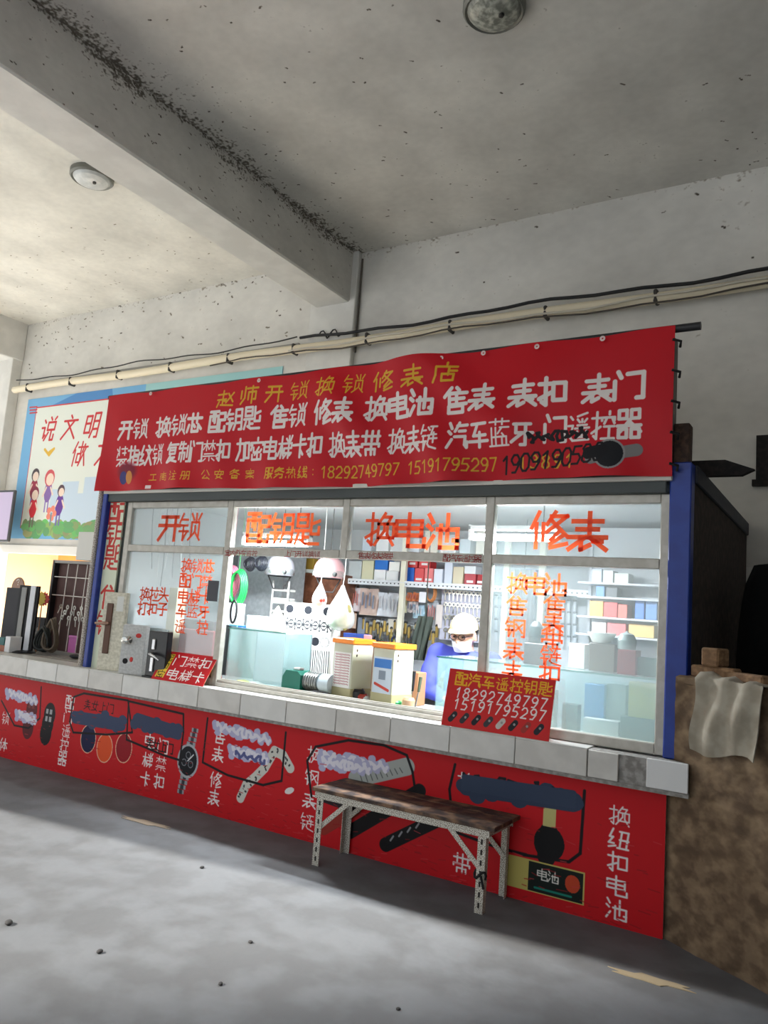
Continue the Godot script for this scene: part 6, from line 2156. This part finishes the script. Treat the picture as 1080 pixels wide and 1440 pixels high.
func build_person() -> void:
	var head := az(652, 893, -0.92)
	var t := thing("person", "person in blue shirt, cream cap, glasses and white mask working behind the showcase", "person", Vector3(head.x, 0.06, -0.92))
	var h := head - t.position                     # middle of the head in the person's own axes
	var neck := h + Vector3(0.0, -0.12, -0.06)
	var chest := neck + Vector3(0, -0.2, -0.03)
	var hip := Vector3(0, 0.52, -0.1)
	var shR := az(617, 920, -0.98) - t.position    # the shoulder beside the hatch
	var shL := neck + Vector3(0.19, -0.07, -0.03)
	var elR := az(597, 967, -0.84) - t.position
	var elL := shL + Vector3(0.05, -0.27, 0.12)
	var haR := Vector3(elR.x + 0.17, 0.862 - 0.06 + 0.05, 0.08)
	var haL := Vector3(elL.x - 0.12, 0.862 - 0.06 + 0.05, 0.1)
	var tilt := Basis(Vector3.RIGHT, 0.22)           # face bent towards the work
	var H := func(x: float, y: float, z: float) -> Vector3: return h + tilt * Vector3(x, y, z)
	var skin := mat(196, 150, 124, 0.55)
	# skin: head with face, neck, trunk, arms
	var mb := MB.new()
	nets(mb, [[H.call(0, 0.03, -0.02), H.call(0, 0.0, -0.01), 0.088, 0.086], [H.call(0, -0.03, 0.02), H.call(0, -0.075, 0.035), 0.066, 0.046], [H.call(0, 0.0, 0.085), H.call(0, -0.03, 0.103), 0.009, 0.015], [H.call(-0.03, 0.02, 0.07), H.call(0.03, 0.02, 0.07), 0.016, 0.016], [H.call(-0.085, 0.0, 0.0), H.call(-0.09, -0.03, -0.005), 0.016, 0.011], [H.call(0.085, 0.0, 0.0), H.call(0.09, -0.03, -0.005), 0.016, 0.011], [H.call(-0.018, -0.052, 0.078), H.call(0.018, -0.052, 0.078), 0.009, 0.009], [h + Vector3(0, -0.05, -0.03), neck, 0.055, 0.058]], 0.006, 0.02)
	nets(mb, [[neck, chest, 0.06, 0.13], [chest, hip, 0.13, 0.13], [chest + Vector3(0, 0.12, 0), shR, 0.07, 0.055], [chest + Vector3(0, 0.12, 0), shL, 0.07, 0.055], [shR, elR, 0.05, 0.038], [elR, haR, 0.036, 0.026], [shL, elL, 0.05, 0.038], [elL, haL, 0.036, 0.026], [hip + Vector3(-0.09, 0, 0), hip + Vector3(-0.11, -0.02, 0.4), 0.085, 0.06], [hip + Vector3(0.09, 0, 0), hip + Vector3(0.11, -0.02, 0.4), 0.085, 0.06], [hip + Vector3(-0.11, -0.02, 0.4), Vector3(-0.11, 0.06, 0.34), 0.055, 0.04], [hip + Vector3(0.11, -0.02, 0.4), Vector3(0.11, 0.06, 0.34), 0.055, 0.04]], 0.016, 0.03)
	for s in [[haR, elR, 1.0], [haL, elL, -1.0]]:
		var fwd: Vector3 = (s[0] - s[1]).normalized()
		fwd.y *= 0.3
		fwd = fwd.normalized()
		var side: Vector3 = fwd.cross(Vector3.UP).normalized() * s[2]
		var w: Vector3 = s[0]
		var bones := [[w, w + fwd * 0.05, 0.022, 0.024], [w + side * 0.018, w + fwd * 0.075 + side * 0.022, 0.014, 0.013], [w - side * 0.018, w + fwd * 0.075 - side * 0.022, 0.014, 0.013]]
		for k in 4:
			var root: Vector3 = w + fwd * 0.075 + side * (0.03 - 0.02 * k)
			var ln: float = [0.036, 0.042, 0.039, 0.03][k]
			var mid: Vector3 = root + fwd * ln + Vector3(0, -0.01, 0)
			bones.append([root, mid, 0.009, 0.0085])
			bones.append([mid, mid + fwd * ln * 0.6 + Vector3(0, -0.022, 0), 0.0085, 0.007])
		var th: Vector3 = w + fwd * 0.025 + side * 0.03
		bones.append([th, th + fwd * 0.03 + side * 0.025, 0.011, 0.0095])
		bones.append([th + fwd * 0.03 + side * 0.025, th + fwd * 0.058 + side * 0.026 + Vector3(0, -0.012, 0), 0.0095, 0.008])
		nets(mb, bones, 0.004, 0.008)
	part("body", mb, skin, t)
	# shirt with folds of its own
	mb = MB.new()
	nets(mb, [[neck + Vector3(0, -0.06, 0), chest, 0.09, 0.16], [chest, hip + Vector3(0, 0.05, 0), 0.16, 0.165], [chest + Vector3(0, 0.1, 0), shR, 0.1, 0.08], [chest + Vector3(0, 0.1, 0), shL, 0.1, 0.08], [shR, elR, 0.082, 0.068], [elR, elR.lerp(haR, 0.75), 0.066, 0.048], [shL, elL, 0.08, 0.066], [elL, elL.lerp(haL, 0.75), 0.064, 0.046], [shR.lerp(elR, 0.45) + Vector3(-0.02, 0, 0.02), shR.lerp(elR, 0.6) + Vector3(0.04, -0.02, 0.05), 0.05, 0.045], [shR.lerp(elR, 0.78) + Vector3(-0.03, 0, 0.01), shR.lerp(elR, 0.8) + Vector3(0.04, -0.01, 0.04), 0.052, 0.045]], 0.012, 0.022)
	part("shirt", mb, mat(74, 82, 190, 0.8), t)
	mb = MB.new()
	nets(mb, [[hip + Vector3(-0.09, 0, 0), hip + Vector3(-0.11, -0.01, 0.4), 0.105, 0.08], [hip + Vector3(0.09, 0, 0), hip + Vector3(0.11, -0.01, 0.4), 0.105, 0.08], [hip + Vector3(-0.11, -0.01, 0.4), Vector3(-0.11, 0.12, 0.35), 0.078, 0.065], [hip + Vector3(0.11, -0.01, 0.4), Vector3(0.11, 0.12, 0.35), 0.078, 0.065]], 0.018, 0.03)
	part("trousers", mb, mat(40, 42, 50, 0.85), t)
	for s in [-1.0, 1.0]:
		mb = MB.new()
		mb.ball(Vector3(0.11 * s, 0.045, 0.38), Vector3(0.05, 0.045, 0.12), 14)
		part("shoe", mb, mat(30, 28, 28, 0.6), t)
	# cap: crown and brim
	var ct := Transform3D(tilt, h + tilt * Vector3(0, 0.046, -0.012))
	mb = MB.new()
	mb.ball(Vector3.ZERO, Vector3(0.103, 0.112, 0.113), 22, 0.0, 1.62, ct)
	var cap := part("cap", mb, mottled("cap_cloth", srgb(214, 192, 146), srgb(224, 204, 162), 6.0, 0.85), t)
	mb = MB.new()
	var rows := []
	for i in 6:
		var line := []
		for k in 13:
			var an := lerpf(0.25, PI - 0.25, k / 12.0)
			var r := lerpf(0.98, 1.45, i / 5.0)
			line.append(ct * Vector3(cos(an) * 0.102, -0.004 - 0.018 * (i / 5.0) + 0.016 * sin(an), 0) + ct.basis * Vector3(0, 0, sin(an) * 0.113 * r))
		rows.append(line)
	mb.sheet(rows, 0.003)
	part("brim", mb, mat(208, 186, 142, 0.85), cap)
	mb = MB.new()
	mb.ball(Vector3(0, 0.112, 0), Vector3(0.009, 0.005, 0.009), 8, 0.0, PI, ct)
	part("button", mb, mat(216, 202, 172, 0.85), cap)
	# hair below the cap
	mb = MB.new()
	mb.ball(Vector3(0, 0.0, -0.03), Vector3(0.099, 0.09, 0.09), 18, 1.25, 2.3, ct)
	part("hair", mb, mat(34, 30, 28, 0.7), t)
	# glasses and mask
	mb = MB.new()
	for s in [-1.0, 1.0]:
		var pts := []
		for i in 14:
			var an := TAU * i / 14
			pts.append(H.call(0.034 * s + cos(an) * 0.026, 0.006 + sin(an) * 0.02, 0.103))
		mb.tube(pts, 0.0028, 5, false, true)
		mb.tube([H.call(0.06 * s, 0.01, 0.1), H.call(0.088 * s, 0.005, 0.03)], 0.0026, 5)
	mb.tube([H.call(-0.009, 0.008, 0.105), H.call(0.009, 0.008, 0.105)], 0.0026, 5)
	part("glasses", mb, mat(28, 22, 22, 0.3), t)
	for s in [-1.0, 1.0]:
		mb = MB.new()
		mb.ball(H.call(0.034 * s, 0.004, 0.082), Vector3(0.013, 0.009, 0.012), 10)
		part("eye", mb, mat(60, 44, 40, 0.3), t)
	mb = MB.new()
	rows = []
	for i in 8:
		var v := i / 7.0
		var line := []
		for k in 13:
			var an := lerpf(0.15, PI - 0.15, k / 12.0)
			var bulge := 1.0 + 0.14 * sin(v * PI)
			line.append(H.call(cos(an) * 0.076 * (1.0 - 0.18 * v), -0.026 - 0.082 * v, 0.012 + sin(an) * 0.098 * bulge * (1.0 - 0.22 * v)))
		rows.append(line)
	mb.sheet(rows, 0.002)
	part("mask", mb, mat(226, 230, 232, 0.8), t)
	# stool under the person
	var st := thing("stool", "round wooden stool under the worker", "stool", t.position + Vector3(0, 0, -0.1))
	mb = MB.new()
	mb.lathe([[0.0, 0.35], [0.16, 0.35], [0.17, 0.34], [0.17, 0.32], [0.0, 0.32]], 18)
	part("seat", mb, mat(110, 80, 56, 0.6), st)
	for k in 4:
		var an := TAU * k / 4 + 0.4
		mb = MB.new()
		mb.tube([Vector3(cos(an) * 0.15, 0, sin(an) * 0.15), Vector3(cos(an) * 0.11, 0.32, sin(an) * 0.11)], 0.016, 7)
		part("leg", mb, mat(96, 70, 50, 0.6), st)

# ---------------------------------------------------------------- the clutter of a repair shop
func build_shop_clutter() -> void:
	var mb: MB
	# pliers and cutters hung in a dark row
	var names := ["black", "olive", "grey", "dark blue", "rust brown", "dark green", "charcoal", "black taped", "maroon"]
	var tones := [[26, 26, 28], [70, 74, 52], [110, 112, 114], [36, 46, 84], [120, 76, 46], [36, 66, 50], [54, 54, 58], [18, 18, 18], [96, 34, 38]]
	for i in 9:
		var p := az(529 + i * 8.6, 886 + (i % 3) * 4, -1.68)
		var t := thing("hung_pliers", "%s pliers hung in the row behind the orange-lidded cases" % names[i], "pliers", p, 0.0, "pliers on the pegboard")
		var m := mat(tones[i][0], tones[i][1], tones[i][2], 0.5)
		for s in [-1.0, 1.0]:
			mb = MB.new()
			mb.tube([Vector3(0.004 * s, -0.045, 0), Vector3(0.022 * s, -0.09, 0), Vector3(0.016 * s, -0.15, 0)], [0.007, 0.009, 0.007], 6)
			part("handle", mb, m, t)
		mb = MB.new()
		mb.lathe([[0.0, 0.006], [0.016, 0.006], [0.016, -0.006], [0.0, -0.006]], 10, Transform3D(Basis(Vector3.RIGHT, PI / 2), Vector3(0, -0.04, 0)))
		mb.tube([Vector3(0, -0.04, 0), Vector3(0.002, 0.01, 0)], [0.014, 0.004], 6)
		part("jaws", mb, mat(120, 120, 118, 0.35, 0.8), t)
		mb = MB.new()
		mb.tube([Vector3(0, -0.03, 0), Vector3(0, -0.028, -0.26)], 0.003, 4)
		part("peg", mb, mat(190, 190, 188, 0.3, 0.8), t)
	# parts bins on the lower shelf
	var bins := [["blue", 40, 84, 170], ["clear grey", 196, 202, 204], ["red", 176, 44, 44], ["yellow", 214, 180, 70], ["green", 40, 120, 78], ["white", 224, 226, 226], ["black", 34, 34, 38], ["orange", 220, 120, 50], ["light blue", 120, 170, 206], ["brown", 124, 84, 58]]
	for i in 10:
		var x := az(492 + i * 13.5, 915, -1.72).x
		var t := thing("parts_bin", "%s plastic parts bin on the low shelf behind the cases" % bins[i][0], "bin", Vector3(x, 0.857, -1.84), 0.0, "bins on the low shelf")
		var m := mat(bins[i][1], bins[i][2], bins[i][3], 0.4)
		mb = MB.new()
		mb.slab(PackedVector2Array([Vector2(-0.06, 0), Vector2(0.06, 0), Vector2(0.06, 0.11), Vector2(0.03, 0.06), Vector2(-0.06, 0.05)]), 0.075, Transform3D(Basis(Vector3.UP, PI / 2), Vector3(-0.0375, 0, 0)))
		part("tray", mb, m, t)
		mb = MB.new()
		for k in 5:
			mb.ball(Vector3(-0.02 + 0.01 * k, 0.06 + 0.008 * (k % 2), -0.03 + 0.022 * (k % 3)), Vector3(0.014, 0.011, 0.014), 7)
		var st := part("small_parts", mb, mat(160, 156, 146, 0.35, 0.6), t)
		st.set_meta("kind", "stuff")
	# a row of cartons on a high shelf seen through the upper panes
	var xa := az(498, 770, -1.66).x
	var xb := az(690, 775, -1.66).x
	var yh := 2.03
	var sh := thing("high_shelf", "white shelf board with brackets high on the kiosk back wall", "shelf", Vector3((xa + xb) * 0.5, yh, -1.8))
	mb = MB.new()
	mb.box(Vector3(0, -0.01, 0), Vector3(xb - xa, 0.02, 0.2), 0.002)
	part("shelf_board", mb, mat(216, 222, 226, 0.5), sh)
	for s in [-0.4, 0.4]:
		mb = MB.new()
		mb.box(Vector3(s * (xb - xa), -0.05, -0.09), Vector3(0.02, 0.08, 0.1), 0.002)
		part("bracket", mb, mat(190, 194, 196, 0.4), sh)
	var lab := ["pale blue", "white", "light grey", "bluish white", "cream", "silver grey", "ice blue", "ivory"]
	for i in 8:
		var c := [[190, 206, 222], [232, 234, 236], [204, 208, 210], [214, 222, 232], [226, 220, 200], [196, 200, 204], [200, 216, 226], [230, 228, 214]][i] as Array
		mb = MB.new()
		var w := 0.1 + 0.03 * (i % 3)
		var hh := 0.13 + 0.035 * ((i * 5) % 3)
		mb.box(Vector3(0, hh * 0.5, 0), Vector3(w, hh, 0.16), 0.003)
		var o := solo("carton", mb, mat(c[0], c[1], c[2], 0.5), "%s carton on the high shelf behind the upper panes" % lab[i], "carton", "cartons on the high shelf")
		o.position = Vector3(lerpf(xa + 0.1, xb - 0.1, i / 7.0), yh + 0.001, -1.8)
	# clear bags and small goods hung among the packets
	var more := [[490, 862, 500, 884, 196, 170, 150, "brownish"], [504, 868, 513, 892, 120, 128, 140, "slate grey"], [546, 870, 558, 890, 206, 200, 186, "ivory"], [590, 832, 600, 848, 226, 226, 230, "frosted"], [614, 850, 621, 884, 206, 196, 190, "slim beige"], [548, 892, 560, 912, 216, 210, 120, "yellow"]]
	for q in more:
		var p0 := az(q[0], q[1], -1.7)
		var p1 := az(q[2], q[3], -1.7)
		var t := thing("small_packet", "small %s packet pegged among the tools" % q[7], "packet", Vector3((p0.x + p1.x) * 0.5, p0.y, -1.7), 0.0, "small packets among the tools")
		mb = MB.new()
		mb.box(Vector3(0, -(p0.y - p1.y) * 0.5, 0), Vector3(p1.x - p0.x, p0.y - p1.y, 0.014), 0.004)
		part("film", mb, mat(q[4], q[5], q[6], 0.3), t)
		mb = MB.new()
		mb.tube([Vector3(0, -0.006, 0), Vector3(0, 0.0, -0.25)], 0.003, 4)
		part("peg", mb, mat(190, 190, 188, 0.3, 0.8), t)
	# loose bits on the counter by the hatch
	var bits := [[352, 955, 0.05, 226, 206, 110, "yellow receipt pad lying at the hatch edge"], [404, 962, 0.045, 196, 150, 120, "tan rag lying before the key machine"], [446, 968, 0.04, 214, 214, 210, "white receipt roll lying before the key machine"], [476, 976, 0.03, 40, 40, 44, "black magnet block at the hatch edge"], [528, 984, 0.035, 160, 164, 166, "grey steel anvil block between the cases"], [604, 996, 0.04, 206, 214, 214, "pale sachet at the end of the blue tray"]]
	for q in bits:
		var p := az(q[0], q[1], -0.15)
		mb = MB.new()
		mb.box(Vector3(0, 0.012, 0), Vector3(q[2] * 2.0, 0.024, 0.05), 0.008)
		var o := solo("counter_bit", mb, mat(q[3], q[4], q[5], 0.6), q[6], "oddment")
		o.position = Vector3(p.x, 0.862, -0.175)
		o.rotation.y = 0.1 * sin(q[0])
	# black cable looping over the counter
	mb = MB.new()
	var pts := []
	for i in 16:
		var v := i / 15.0
		var w := az(420 + 55 * v, 955, -0.14)
		pts.append(Vector3(w.x, 0.872 + 0.05 * sin(v * PI), -0.15 + 0.03 * sin(v * 6.0)))
	mb.tube(pts, 0.005, 5)
	solo("machine_lead", mb, mat(20, 20, 22, 0.5), "black lead arching over the counter from the key machine", "lead")
